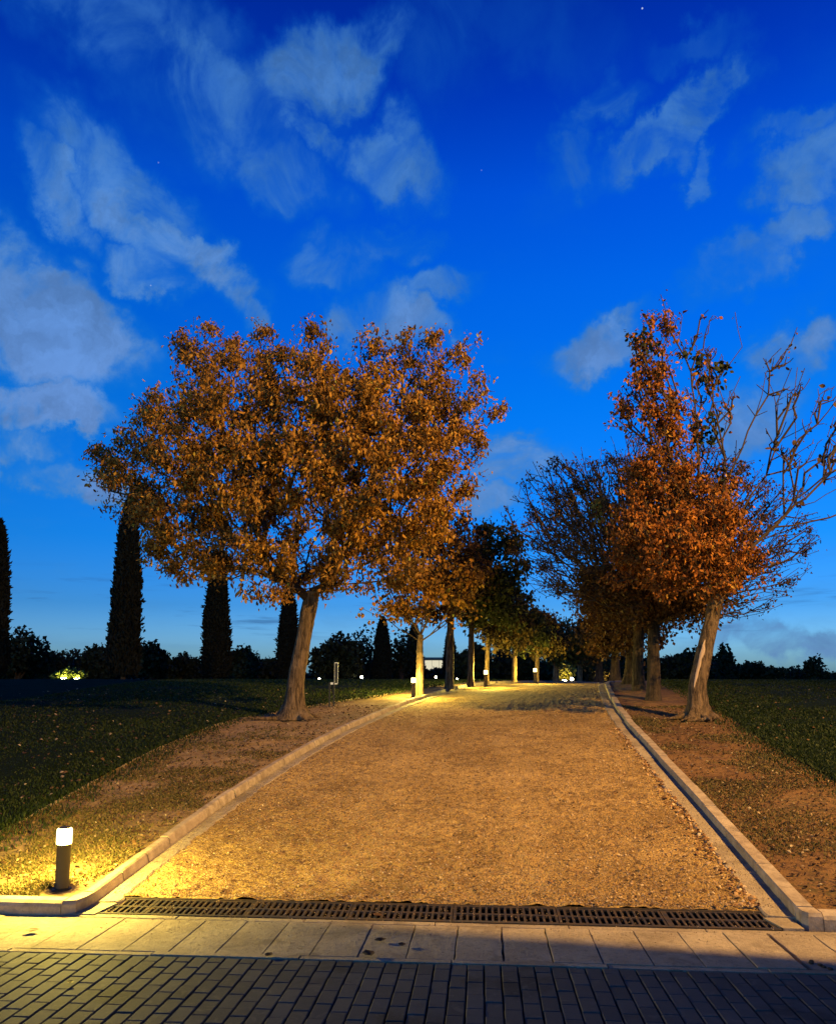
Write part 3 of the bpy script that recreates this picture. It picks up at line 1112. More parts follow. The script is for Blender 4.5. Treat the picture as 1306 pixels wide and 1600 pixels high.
def tubes(P, par, R, idx, sides):
    """one tapered tube per edge, vectorised"""
    a, b = P[par[idx]], P[idx]
    d = b - a
    L = np.linalg.norm(d, axis=1)
    ok = L > 1e-5
    a, b, d, L, idx = a[ok], b[ok], d[ok], L[ok], idx[ok]
    d = d / L[:, None]
    ref = np.where(np.abs(d[:, 2:3]) < .9, np.array([[.1, .2, 1.0]]), np.array([[1.0, .1, 0]]))
    u = np.cross(d, ref)
    u /= np.linalg.norm(u, axis=1)[:, None]
    w = np.cross(d, u)
    r1 = R[idx]
    r0 = np.minimum(R[par[idx]], r1 * 1.35 + .0005)
    a = a - d * (r0 * .3)[:, None]
    b = b + d * (r1 * .3)[:, None]
    t = np.arange(sides) * 2 * np.pi / sides
    ring = np.cos(t)[None, :, None] * u[:, None] + np.sin(t)[None, :, None] * w[:, None]
    V = np.concatenate([a[:, None] + ring * r0[:, None, None], b[:, None] + ring * r1[:, None, None]], 1).reshape(-1, 3)
    k = np.arange(sides)
    k2 = (k + 1) % sides
    q = np.stack([k, k2, sides + k2, sides + k], 1)
    Fq = (np.arange(len(idx))[:, None, None] * 2 * sides + q[None]).reshape(-1, 4)
    return V, Fq


LEAF = np.array([(0, 0, 0), (.30, .30, .02), (.34, .62, -.05), (0, 1.0, -.16), (-.34, .62, -.05), (-.30, .30, .02), (0, .5, .09)])
LEAF_F = np.array([(0, 1, 6), (1, 2, 6), (2, 3, 6), (3, 4, 6), (4, 5, 6), (5, 0, 6)])
LEAF4 = np.array([(0, 0, 0), (.36, .5, .06), (0, 1.0, -.12), (-.36, .5, .06)])
LEAF4_F = np.array([(0, 1, 2), (0, 2, 3)])


def leaves(pos, size, r, hang=.75, curl=.5, simple_=False, aspect=1.0, rnd=None, up=False):
    """leaf blades at pos, most of them hanging; returns verts, faces, rnd attribute"""
    n = len(pos)
    T, TF = (LEAF4, LEAF4_F) if simple_ else (LEAF, LEAF_F)
    ax = r.normal(size=(n, 3))
    ax /= np.linalg.norm(ax, axis=1)[:, None]
    ax[:, 2] += (1 if up else -1) * hang * 1.6 * (r.random(n) + .3)
    ax /= np.linalg.norm(ax, axis=1)[:, None]
    rf = r.normal(size=(n, 3))
    sx = np.cross(ax, rf)
    sx /= np.linalg.norm(sx, axis=1)[:, None] + 1e-9
    nz = np.cross(sx, ax)
    s = size * (.4 + 1.05 * r.random(n))
    cu = (1 + curl * r.normal(size=n))
    V = pos[:, None] + s[:, None, None] * (T[None, :, 0:1] * sx[:, None] * aspect + T[None, :, 1:2] * ax[:, None] + T[None, :, 2:3] * nz[:, None] * cu[:, None, None] * 1.6)
    k = len(T)
    Fq = (np.arange(n)[:, None, None] * k + TF[None]).reshape(-1, 3)
    rv = r.random(n) if rnd is None else rnd
    return V.reshape(-1, 3), Fq, np.repeat(rv, k)


def trunk_mesh(path, rad, r, sides=20, flare=1.6, rough=.06, twist=0.0):
    """lofted trunk with ridged bark and a flared foot"""
    path, rad = np.asarray(path, float), np.asarray(rad, float)
    t = np.linspace(0, 1, len(path))
    n = 34
    tt = np.linspace(0, 1, n) ** 1.25
    P = np.stack([np.interp(tt, t, path[:, k]) for k in range(3)], 1)
    for k in range(3):
        P[1:-1, k] = (P[:-2, k] + 2 * P[1:-1, k] + P[2:, k]) / 4
    Rr = np.interp(tt, t, rad)
    h = P[:, 2] - P[0, 2]
    fl = 1 + (flare - 1) * np.exp(-h / (rad[0] * 1.1))
    ph = r.random(6) * 6.28
    a = np.linspace(0, 2 * np.pi, sides, endpoint=False)
    V = []
    for i in range(n):
        lob = 1 + (fl[i] - 1) * .55 * (np.sin(3 * a + ph[0]) + .6 * np.sin(5 * a + ph[1]))
        ridg = 1 + rough * (np.sin(7 * a + ph[2] + 2.2 * h[i] + twist * h[i]) * .6 + np.sin(11 * a + ph[3] - 1.3 * h[i]) * .5 + .5 * np.sin(4.1 * h[i] + 2 * a + ph[4])) + r.normal(0, rough * .35, sides)
        rr = Rr[i] * fl[i] * ridg * np.clip(lob, .75, 1.6)
        V.append(np.stack([P[i, 0] + rr * np.cos(a), P[i, 1] + rr * np.sin(a), np.full(sides, P[i, 2])], 1))
    V = np.concatenate(V)
    i, j = np.meshgrid(np.arange(n - 1), np.arange(sides), indexing='ij')
    j2 = (j + 1) % sides
    f = np.stack([i * sides + j, i * sides + j2, (i + 1) * sides + j2, (i + 1) * sides + j], -1).reshape(-1, 4)
    return mesh_data('trunk', V, f, True)


def root_mesh(p0, ang, ln, r0, r, gz):
    """a surface root snaking out over the soil"""
    n = 9
    pts = []
    x, y = p0[0], p0[1]
    a = ang
    for i in range(n):
        t = i / (n - 1)
        pts.append((x, y, gz + r0 * (1.0 - 1.15 * t) * .75 + .02 * math.sin(5 * t + ang)))
        a += r.normal(0, .42)
        x += ln / n * math.cos(a)
        y += ln / n * math.sin(a)
    mb = MB()
    sides = 7
    V = []
    for i, p in enumerate(pts):
        t = i / (n - 1)
        rr = r0 * (1 - .85 * t)
        d = np.array(pts[min(i + 1, n - 1)]) - np.array(pts[max(i - 1, 0)])
        d /= np.linalg.norm(d)
        u = np.cross(d, (0, 0, 1))
        u /= np.linalg.norm(u)
        w = np.cross(u, d)
        for k in range(sides):
            q = 2 * math.pi * k / sides
            V.append(np.array(p) + rr * (math.cos(q) * u * 1.15 + math.sin(q) * w) * (1 + r.normal(0, .16)))
    f = [(i * sides + k, i * sides + (k + 1) % sides, (i + 1) * sides + (k + 1) % sides, (i + 1) * sides + k) for i in range(n - 1) for k in range(sides)]
    f.append(tuple(range(sides * n - 1, sides * n - sides - 1, -1)))
    return mesh_data('root', np.array(V), f, True)


def make_tree(name, label, base, trunk_path, trunk_rad, groups, seed, bark='bark', twigm='twig', bf=.5, tip=.005, expo=2.35, step=.3, jit=.03,
              group=None, sides=20, flare=1.5, roots=(), leaf_simple=False, rmax=None, cat='tree', low=.8):
    """groups: list of dicts (lumps, n tips, leaf: material, per: leaves per tip, size, spread, hang)"""
    r = np.random.default_rng(seed)
    t = empty(name, base)
    tag(t, label, cat, group)
    b = np.array(base, float)
    trunk_path = np.asarray(trunk_path, float) - b
    allp, gid = [], []
    for gi, g in enumerate(groups):
        p, _ = in_lumps(g['n'], [(l[0] - b[0], l[1] - b[1], l[2] - b[2], *l[3:]) for l in g['lumps']], r)
        allp.append(p)
        gid += [gi] * len(p)
    allp = np.concatenate(allp)
    gid = np.array(gid)
    k = max(2, int(np.linalg.norm(trunk_path[-1] - trunk_path[0]) / .25))
    tt = np.linspace(0, 1, len(trunk_path))
    chain = np.stack([np.interp(np.linspace(0, 1, k), tt, trunk_path[:, c]) for c in range(3)], 1)
    P, par, where = grow(chain, allp, r, bf, step, jit, low=low)
    R = radii(par, k, tip, expo, rmax or trunk_rad[-1] * 1.05)
    obj('trunk', trunk_mesh(trunk_path, trunk_rad, r, sides, flare), M[bark], t)
    for (ang, ln, r0) in roots:
        p0 = (trunk_path[0][0] + math.cos(ang) * trunk_rad[0] * .8, trunk_path[0][1] + math.sin(ang) * trunk_rad[0] * .8)
        obj('root', root_mesh(p0, ang, ln, r0, r, trunk_path[0][2] + .022), M[bark], t)
    e = np.arange(k, len(P))
    V, Fq, off = [], [], 0
    for lo, hi, s in ((0, .012, 3), (.012, .035, 5), (.035, 9, 9)):
        q = e[(R[e] >= lo) & (R[e] < hi)]
        if len(q):
            v, f = tubes(P, par, R, q, s)
            V.append(v)
            Fq.append(f + off)
            off += len(v)
    br = obj('branches', mesh_data('branches', np.concatenate(V), np.concatenate(Fq), True), M[twigm], t)
    tag(br, kind='stuff')
    bym = {}
    for gi, g in enumerate(groups):
        if not g.get('per'):
            continue
        ids = where[gid == gi]
        m = r.poisson(g['per'], len(ids))
        if g.get('clump'):
            m = m * (r.random(len(ids)) < g['clump'])
        src = np.repeat(ids, m)
        if len(src) == 0:
            continue
        # leaves sit along the last twig, not only at its end
        pr = P[par[src]]
        tpos = P[src] + (pr - P[src]) * (r.random(len(src)) ** 1.5)[:, None]
        pos = tpos + r.normal(0, g['spread'], (len(src), 3)) * np.array([1, 1, .8])
        v, f, a = leaves(pos, g['size'], r, g.get('hang', .75), g.get('curl', .5), leaf_simple or g.get('simple', False), g.get('aspect', 1.0))
        bym.setdefault(g['leaf'], []).append((v, f, a))
    for mname, parts in bym.items():
        off, V, Fq, A = 0, [], [], []
        for v, f, a in parts:
            V.append(v)
            Fq.append(f + off)
            A.append(a)
            off += len(v)
        o = obj('foliage', mesh_data('foliage', np.concatenate(V), np.concatenate(Fq), False, {'rnd': np.concatenate(A)}), M[mname], t)
        tag(o, kind='stuff')
    return t


def lump(px, py, y, rpx, rpy, ry, w=1.0):
    """an ellipsoid at depth y whose outline covers rpx x rpy pixels, ry metres deep"""
    c = at(px, py, y)
    s = np.linalg.norm(ray(px, py)) * y / np.linalg.norm(ray(px, py)) / F / (ray(px, py)[1])
    return (c[0], c[1], c[2], rpx * s, ry, rpy * s, w)


def on_ground(x, y, dz=0.0):
    return (x, y, float(G(y)) + KH - .03 + dz)


# --- the big brown-leaved tree on the left verge
def tree_left():
    b = on_ground(-3.74, 16.1)
    y = 16.1
    path = [b, at(463, 1060, y), at(474, 1000, y), at(482, 955, y), at(488, 925, y)]
    main = [lump(455, 745, y, 285, 195, 3.4, 1.0), lump(330, 760, y - .6, 150, 150, 2.2, 1.0), lump(600, 730, y - .3, 150, 165, 2.4, 1.0), lump(395, 640, y, 135, 110, 2.2, .9), lump(635, 645, y, 100, 105, 1.7, .9), lump(530, 655, y, 100, 100, 2.0, 1.0), lump(545, 600, y + .2, 50, 45, 1.0, .8),
            lump(210, 740, y, 75, 75, 1.1, .9), lump(290, 850, y - .4, 80, 70, 1.3, .8), lump(600, 850, y - .4, 100, 75, 1.3, .9), lump(440, 890, y - 1.2, 110, 60, 1.0, .9), lump(680, 760, y + .3, 70, 100, 1.4, 1.0)]
    tufts = [lump(318, 550, y, 40, 68, .7, 1.1), lump(240, 640, y + .3, 40, 52, .7, 1.0), lump(405, 550, y + .4, 38, 55, .7, 1.0), lump(490, 540, y - .2, 34, 62, .6, 1.2), lump(590, 560, y, 38, 60, .7, 1.0), lump(370, 540, y, 22, 50, .4, .9), lump(450, 545, y, 22, 48, .4, .9), lump(685, 545, y, 22, 52, .4, 1.0), lump(278, 555, y, 24, 50, .4, .9),
             lump(655, 555, y + .3, 45, 55, .8, 1.0), lump(730, 555, y, 30, 62, .5, .9), lump(765, 625, y, 40, 34, .6, 1.0), lump(150, 715, y, 42, 28, .5, 1.2), lump(745, 700, y, 30, 50, .6, .9), lump(185, 790, y - .3, 30, 34, .5, .9), lump(700, 640, y, 60, 60, 1.0, .8)]
    make_tree('maple_tree', 'broad tree full of orange-brown leaves on the left verge', b, path, [.195, .165, .155, .165, .145],
              [dict(lumps=main, n=5200, leaf='leaf_autumn', per=15.0, size=.088, spread=.085, hang=1.0, aspect=.66, curl=1.1),
               dict(lumps=tufts, n=1500, leaf='leaf_autumn', per=8.0, size=.076, spread=.075, hang=.9, aspect=.7, curl=1.1)],
              11, 'bark', 'twig', bf=.42, tip=.0045, group='trees along the path', flare=1.75, rmax=.15,
              roots=((2.9, 1.0, .055), (3.6, 1.3, .05), (.25, .7, .06), (-.5, .45, .07), (1.2, .7, .05)))


tree_left()


# --- the leaning tree on the right verge: leafy low down, thin spires above, bare limbs to the right
def tree_right():
    b = on_ground(4.18, 16.3)
    y = 16.3
    path = [b, at(1089, 1070, y), at(1100, 1020, y), at(1111, 970, y), at(1118, 935, y), at(1120, 905, y)]
    mass = [lump(1050, 850, y - .3, 100, 70, 1.7, 1.0), lump(1005, 800, y, 52, 90, 1.1, 1.0), lump(1100, 820, y - .2, 60, 80, 1.2, .9), lump(1040, 745, y, 62, 75, 1.0, .9), lump(1090, 895, y - .8, 105, 42, .9, .9),
            lump(1160, 850, y, 55, 60, 1.0, .55), lump(1150, 770, y, 40, 60, .8, .5), lump(980, 880, y + .2, 50, 40, .9, .8), lump(1160, 940, y - .2, 36, 30, .5, .35), lump(1190, 890, y, 40, 40, .8, .5)]
    spire = [lump(1018, 615, y, 46, 92, .8, 1.0), lump(1042, 512, y, 24, 64, .4, 1.3), lump(998, 522, y, 22, 50, .4, 1.0), lump(962, 650, y, 20, 55, .4, .8), lump(1060, 660, y, 40, 60, .7, .7)]
    spire2 = [lump(1112, 600, y + .3, 36, 100, .7, 1.0), lump(1095, 530, y + .3, 30, 50, .5, .9), lump(1125, 690, y, 40, 60, .7, 1.0), lump(1138, 520, y + .3, 18, 38, .3, .8), lump(1080, 640, y + .2, 30, 80, .6, .8)]
    bare = [lump(1215, 640, y - .2, 55, 100, .8, 1.0), lump(1240, 565, y - .2, 30, 60, .5, .9), lump(1285, 640, y - .3, 36, 80, .7, 1.0), lump(1260, 720, y - .3, 70, 55, .8, 1.0), lump(1165, 590, y, 28, 60, .4, .8), lump(1335, 690, y - .4, 60, 110, .8, .9), lump(1300, 805, y - .5, 70, 16, .5, .8)]
    make_tree('maple_tree', 'leaning tree with rust leaves, bare upper limbs and a split trunk on the right verge', b, path, [.185, .165, .155, .148, .14, .12],
              [dict(lumps=mass, n=2000, leaf='leaf_rust', per=14.0, size=.080, spread=.085, hang=1.0, aspect=.68, curl=1.1),
               dict(lumps=spire, n=560, leaf='leaf_rust', per=6.5, size=.080, spread=.07, hang=.9, aspect=.8, curl=.9),
               dict(lumps=spire2, n=280, leaf='leaf_rust', per=.9, size=.08, spread=.06, hang=.8),
               dict(lumps=spire2 + spire[1:3], n=60, leaf='leaf_green', per=16, size=.11, spread=.07, hang=.2, clump=.42),
               dict(lumps=bare, n=430, leaf='leaf_brown', per=.35, size=.09, spread=.05, hang=.8)],
              23, 'bark', 'twig', bf=.62, tip=.0085, expo=2.02, group='trees along the path', flare=1.8, rmax=.115, jit=.018,
              roots=((-.55, .85, .085), (3.35, .7, .085), (3.9, .8, .065), (-1.2, .5, .075), (2.5, .5, .06)))
    # the long scar of bare wood down the trunk, and a knot
    t = [o for o in col.objects if o.name.startswith('maple_tree') and o.get('label', '').startswith('leaning')][0]
    pts = [(1081, 1096, .012), (1080, 1088, .016), (1080, 1078, .013), (1081, 1068, .019), (1083, 1058, .030), (1084, 1050, .028), (1087, 1040, .040), (1089, 1030, .036), (1092, 1022, .044), (1094, 1014, .036), (1096, 1007, .026), (1098, 1000, .008)]
    V, Fq = [], []
    for i, (px, py, w) in enumerate(pts):
        # lies on the camera-left front of the trunk, 2 cm proud
        tt = (1122 - py) / (1122 - 905)
        c = np.array([np.interp(tt, np.linspace(0, 1, 6), [p[k] for p in path]) for k in range(3)])
        zc = at(px, py, y)[2]
        frac = (zc - path[0][2]) / (path[-1][2] - path[0][2])
        cx = np.interp(zc, [p[2] for p in path], [p[0] for p in path])
        rr = np.interp(frac, np.linspace(0, 1, 6), [.185, .165, .155, .148, .14, .12]) * 1.12
        a0 = -math.pi / 2 - .62 + .1 * (i / 11) + .035 * math.sin(i * 2.3)
        for da, k in ((-w / rr, .97), (-w / rr * .6, 1.03 + .015 * math.sin(i * 3.1)), (w / rr * .5, 1.0), (w / rr * (1 + .3 * math.sin(i * 1.7)), .96)):
            V.append((cx + rr * k * math.cos(a0 + da) - b[0], y + rr * k * math.sin(a0 + da) - b[1], zc - b[2]))
    for i in range(len(pts) - 1):
        for k in range(3):
            Fq.append((i * 4 + k, i * 4 + k + 1, i * 4 + k + 5, i * 4 + k + 4))
    sc_ = obj('trunk_scar', mesh_data('trunk_scar', np.array(V), Fq, True), M['bare_wood'], t)
    sc_['label'] = 'long strip of bare pale wood'


tree_right()


# --- the trees behind, along both verges
def row_trees():
    G_ = 'trees along the path'
    # big twiggy round crown behind the leaning tree
    y = 19.8
    b = on_ground(4.06, 19.7)
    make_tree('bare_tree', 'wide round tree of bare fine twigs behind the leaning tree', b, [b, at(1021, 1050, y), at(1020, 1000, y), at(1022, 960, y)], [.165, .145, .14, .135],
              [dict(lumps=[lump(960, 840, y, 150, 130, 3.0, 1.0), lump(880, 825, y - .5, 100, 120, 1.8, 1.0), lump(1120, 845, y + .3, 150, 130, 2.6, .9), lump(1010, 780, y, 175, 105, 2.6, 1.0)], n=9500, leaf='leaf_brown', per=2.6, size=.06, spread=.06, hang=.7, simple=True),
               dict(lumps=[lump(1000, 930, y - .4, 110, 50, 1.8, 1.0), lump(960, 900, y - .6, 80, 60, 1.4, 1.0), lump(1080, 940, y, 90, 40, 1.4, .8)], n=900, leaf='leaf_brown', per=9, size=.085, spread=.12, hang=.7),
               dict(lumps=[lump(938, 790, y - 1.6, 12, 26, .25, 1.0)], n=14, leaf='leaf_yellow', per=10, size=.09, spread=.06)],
              31, 'bark_dark', 'twig_dark', bf=.72, tip=.0068, expo=2.3, group=G_, rmax=.14, jit=.02, flare=1.25, step=.35)  # shade of the leaning tree's crown is put into the dark bark
    # next ones in the right row, dark bark again in place of crown shade
    y = 22.6
    b = on_ground(4.28, 22.6)
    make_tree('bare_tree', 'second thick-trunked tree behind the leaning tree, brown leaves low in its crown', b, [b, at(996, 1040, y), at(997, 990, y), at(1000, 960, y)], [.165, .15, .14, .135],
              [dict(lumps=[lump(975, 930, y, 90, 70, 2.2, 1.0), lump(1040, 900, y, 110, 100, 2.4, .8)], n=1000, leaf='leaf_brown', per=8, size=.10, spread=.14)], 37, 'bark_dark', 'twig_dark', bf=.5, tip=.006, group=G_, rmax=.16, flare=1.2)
    for i, (px, yy, rp, cy, n, lm, lab) in enumerate(((984, 26.5, 75, 960, 800, 'leaf_brown', 'third dark tree of the right row, half hidden behind thicker trunks'),
                                                      (960, 33.0, 58, 975, 650, 'leaf_olive', 'dark tree over the crest where the right kerb disappears'),
                                                      (935, 42.0, 46, 1000, 500, 'leaf_olive', 'small olive-brown tree beyond the crest at the end of the path'))):
        p = at(px, 1066, yy)
        b = on_ground(p[0], yy)
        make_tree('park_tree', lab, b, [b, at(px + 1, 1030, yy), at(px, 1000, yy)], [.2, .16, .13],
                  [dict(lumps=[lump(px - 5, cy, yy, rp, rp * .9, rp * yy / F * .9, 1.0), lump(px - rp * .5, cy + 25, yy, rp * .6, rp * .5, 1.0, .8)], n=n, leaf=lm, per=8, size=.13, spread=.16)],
                  51 + i, 'bark_dark', 'twig_dark', bf=.5, tip=.007, group=G_, rmax=.11, leaf_simple=True, sides=12)  # bark and olive leaves kept dark in place of crown shade
    # young pale tree lit by the second bollard
    y = 20.9
    b = on_ground(-1.59, 20.9)
    make_tree('young_tree', 'slim young tree with pale trunk right behind the second bollard light', b, [b, at(656, 1040, y), at(656, 1010, y), at(657, 992, y)], [.105, .088, .082, .078],
              [dict(lumps=[lump(660, 905, y, 105, 75, 1.5, 1.0), lump(600, 945, y, 50, 40, .8, .8), lump(640, 860, y, 80, 60, 1.2, .9), lump(735, 920, y, 40, 50, .8, .8), lump(690, 960, y - .5, 60, 26, .8, .4)], n=560, leaf='leaf_autumn', per=7.0, size=.10, spread=.12)],
              61, 'bark', 'twig', bf=.75, tip=.006, expo=2.2, group=G_, rmax=.045, flare=1.2)
    spec = [('leafy_tree', 'dark-trunked tree between the young tree and the third bollard light', 702, 1075, 23.3, .13, [(700, 880, 75, 85, 1.7), (675, 930, 60, 45, 1.0)], 'leaf_brown', 900, 8, .11),
            ('leafy_tree', 'tall dark green tree whose top rises above its neighbours left of the path', 735, 1072, 24.5, .105, [(765, 870, 58, 62, 1.4), (785, 930, 45, 55, 1.1), (745, 930, 60, 50, 1.2)], 'leaf_green', 900, 8, .13),
            ('leafy_tree', 'tree with a pale lit trunk right behind the third bollard light', 760, 1069, 26.0, .08, [(790, 985, 50, 34, 1.1), (770, 950, 60, 45, 1.2)], 'leaf_olive', 520, 8, .12),
            ('leafy_tree', 'thin dark tree between the third and fourth bollard lights', 803, 1066, 29.0, .09, [(820, 985, 45, 38, 1.2), (805, 960, 40, 40, 1.0)], 'leaf_green', 520, 8, .14),
            ('leafy_tree', 'tree with a lit trunk leaning behind the fourth bollard light', 838, 1066, 30.5, .085, [(848, 1000, 45, 34, 1.2), (840, 980, 42, 34, 1.0)], 'leaf_olive', 520, 8, .13),
            ('leafy_tree', 'dark tree closing the view at the end of the path, left side', 868, 1064, 38.0, .14, [(872, 1000, 40, 40, 1.5), (890, 1015, 36, 28, 1.2)], 'leaf_green', 480, 8, .17),
            ('leafy_tree', 'far dark tree at the end of the path, right of centre', 905, 1064, 48.0, .15, [(905, 1005, 30, 36, 1.6), (922, 1025, 26, 20, 1.2)], 'leaf_dark', 420, 8, .2)]
    for i, (nm, lab, px, py, yy, tr, ls, lm, n, per, size) in enumerate(spec):
        p = at(px, py, yy)
        b = on_ground(p[0], yy)
        cy = max(l[1] for l in ls)
        make_tree(nm, lab, b, [b, at(px + 1, py - 40, yy), at(px + 2, min(cy + 10, 1010), yy)], [tr, tr * .85, tr * .75],
                  [dict(lumps=[lump(l[0], l[1], yy, l[2], l[3], l[4], 1.0) for l in ls], n=n, leaf=lm, per=per, size=size, spread=.15)],
                  71 + i, 'bark', 'twig_dark', bf=.5, tip=.006, group=G_, rmax=tr * .7, leaf_simple=True, sides=14, flare=1.25)


row_trees()


# --- cypresses on the left lawn
def cypress_meshes(seed, h=10.0, rad=.85):
    r = np.random.default_rng(seed)
    n = 9000
    t = r.random(n) ** .85
    prof = lambda t: rad * np.interp(t, [0, .04, .15, .5, .8, .93, 1], [.85, .98, 1.0, .84, .56, .30, .03])
    a = r.random(n) * 2 * np.pi
    wob = 1 + .07 * np.sin(3 * a + 9 * t) + .05 * np.sin(7 * a - 21 * t) + r.normal(0, .085, n)
    R = prof(t) * wob
    pos = np.stack([R * np.cos(a), R * np.sin(a), .25 + t * (h - .3)], 1)
    v, f, at_ = leaves(pos, .30, r, hang=1.2, curl=.3, simple_=True, aspect=.6, up=True)
    fol = mesh_data('foliage', v, f, False, {'rnd': at_})
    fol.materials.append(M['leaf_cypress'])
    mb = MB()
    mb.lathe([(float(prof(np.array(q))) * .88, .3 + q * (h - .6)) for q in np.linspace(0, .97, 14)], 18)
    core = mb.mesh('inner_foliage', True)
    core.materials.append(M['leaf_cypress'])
    tr = MB().lathe([(.2, -.2), (.16, .1), (.14, .6)], 10).mesh('trunk', True)
    tr.materials.append(M['bark_dark'])
    return fol, core, tr


def cypresses():
    A = cypress_meshes(201)
    spec = [(-17, 36.0, 46, 815, 'cypress cut by the left picture edge, only its right flank showing'),
            (192, 39.0, 44, 780, 'black column of a cypress standing clear left of the broad brown tree'),
            (336, 44.0, 40, 870, 'cypress whose top disappears into the broad brown tree, second from the lone one'),
            (449, 50.0, 31, 915, 'cypress standing right behind the trunk of the broad brown tree'),
            (597, 56.0, 26, 965, 'slim dark cypress among the far trees left of the second bollard light'),
            (647, 62.0, 25, 975, 'thin cypress hidden behind the young pale trunk'),
            (703, 66.0, 20, 985, 'far thin cypress behind the dark trunk right of the young tree'),
            (786, 58.0, 24, 985, 'dark cypress rising between the third and fourth bollard lights')]
    for i, (px, y, w, top, lab) in enumerate(spec):
        p = at(px, 1072, y)
        g = float(G(y)) + KH
        hh = at(px, top, y)[2] - g
        rr = w / 2 * y / F
        t = empty('cypress_tree', (p[0], y, g), i * 1.3)
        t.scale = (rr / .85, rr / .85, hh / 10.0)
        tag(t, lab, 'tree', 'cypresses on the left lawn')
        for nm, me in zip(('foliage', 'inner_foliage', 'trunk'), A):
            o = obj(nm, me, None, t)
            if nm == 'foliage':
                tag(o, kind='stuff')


cypresses()


# --- shrubs, hedges and trees at the far edge of the lawns
def bush(name, label, px, y, w, top, seed, leafm='leaf_dark', n=2600, size=.22, cat='bush', stem=.08, lumps=None, group=None, bottom=1070, core=True, dens=1.0):
    """a rounded mass of foliage on a short stem; w, top: outline in pixels"""
    r = np.random.default_rng(seed)
    p = at(px, bottom, y)
    g = float(G(y)) + KH - .02
    t = empty(name, (p[0], y, g))
    tag(t, label, cat, group)
    h = at(px, top, y)[2] - g
    rx = w / 2 * y / F
    L = []
    for k in range(lumps or 7):
        a, q = r.random() * 6.28, r.random() ** .6
        L.append((rx * .62 * q * math.cos(a), rx * .5 * q * math.sin(a), h * (.30 + .38 * r.random() * (1 - .4 * q)), rx * (.36 + .22 * r.random()), rx * .4, h * (.24 + .12 * r.random()), 1.0))
    L.append((0, 0, h * .66, rx * .42, rx * .4, h * .32, 1.0))
    L = np.array(L)
    k = r.choice(len(L), n)
    u = r.normal(size=(n, 3))
    u /= np.linalg.norm(u, axis=1)[:, None]
    rad = r.random(n) ** (.33)
    pos = L[k, :3] + u * L[k, 3:6] * rad[:, None]
    pos[:, 2] = np.abs(pos[:, 2] - .02) + .02
    pos[:, 2] = np.minimum(pos[:, 2], h)
    v, f, a = leaves(pos, size, r, .3, .4, True, 1.25)
    fo = obj('foliage', mesh_data('foliage', v, f, False, {'rnd': a}), M[leafm], t)
    tag(fo, kind='stuff')
    mb = MB()
    for j in range(5):
        q = L[j % len(L)]
        mb.tube((r.normal(0, .04), r.normal(0, .04), -.1), (q[0] * .5, q[1] * .5, q[2] * .7), stem, stem * .5, 6)
        mb.tube((q[0] * .5, q[1] * .5, q[2] * .7), (q[0], q[1], q[2] + q[5] * .6), stem * .5, stem * .2, 5)
    st = mb.build('stems', M['bark_dark'], t)
    tag(st, kind='stuff')
    return t


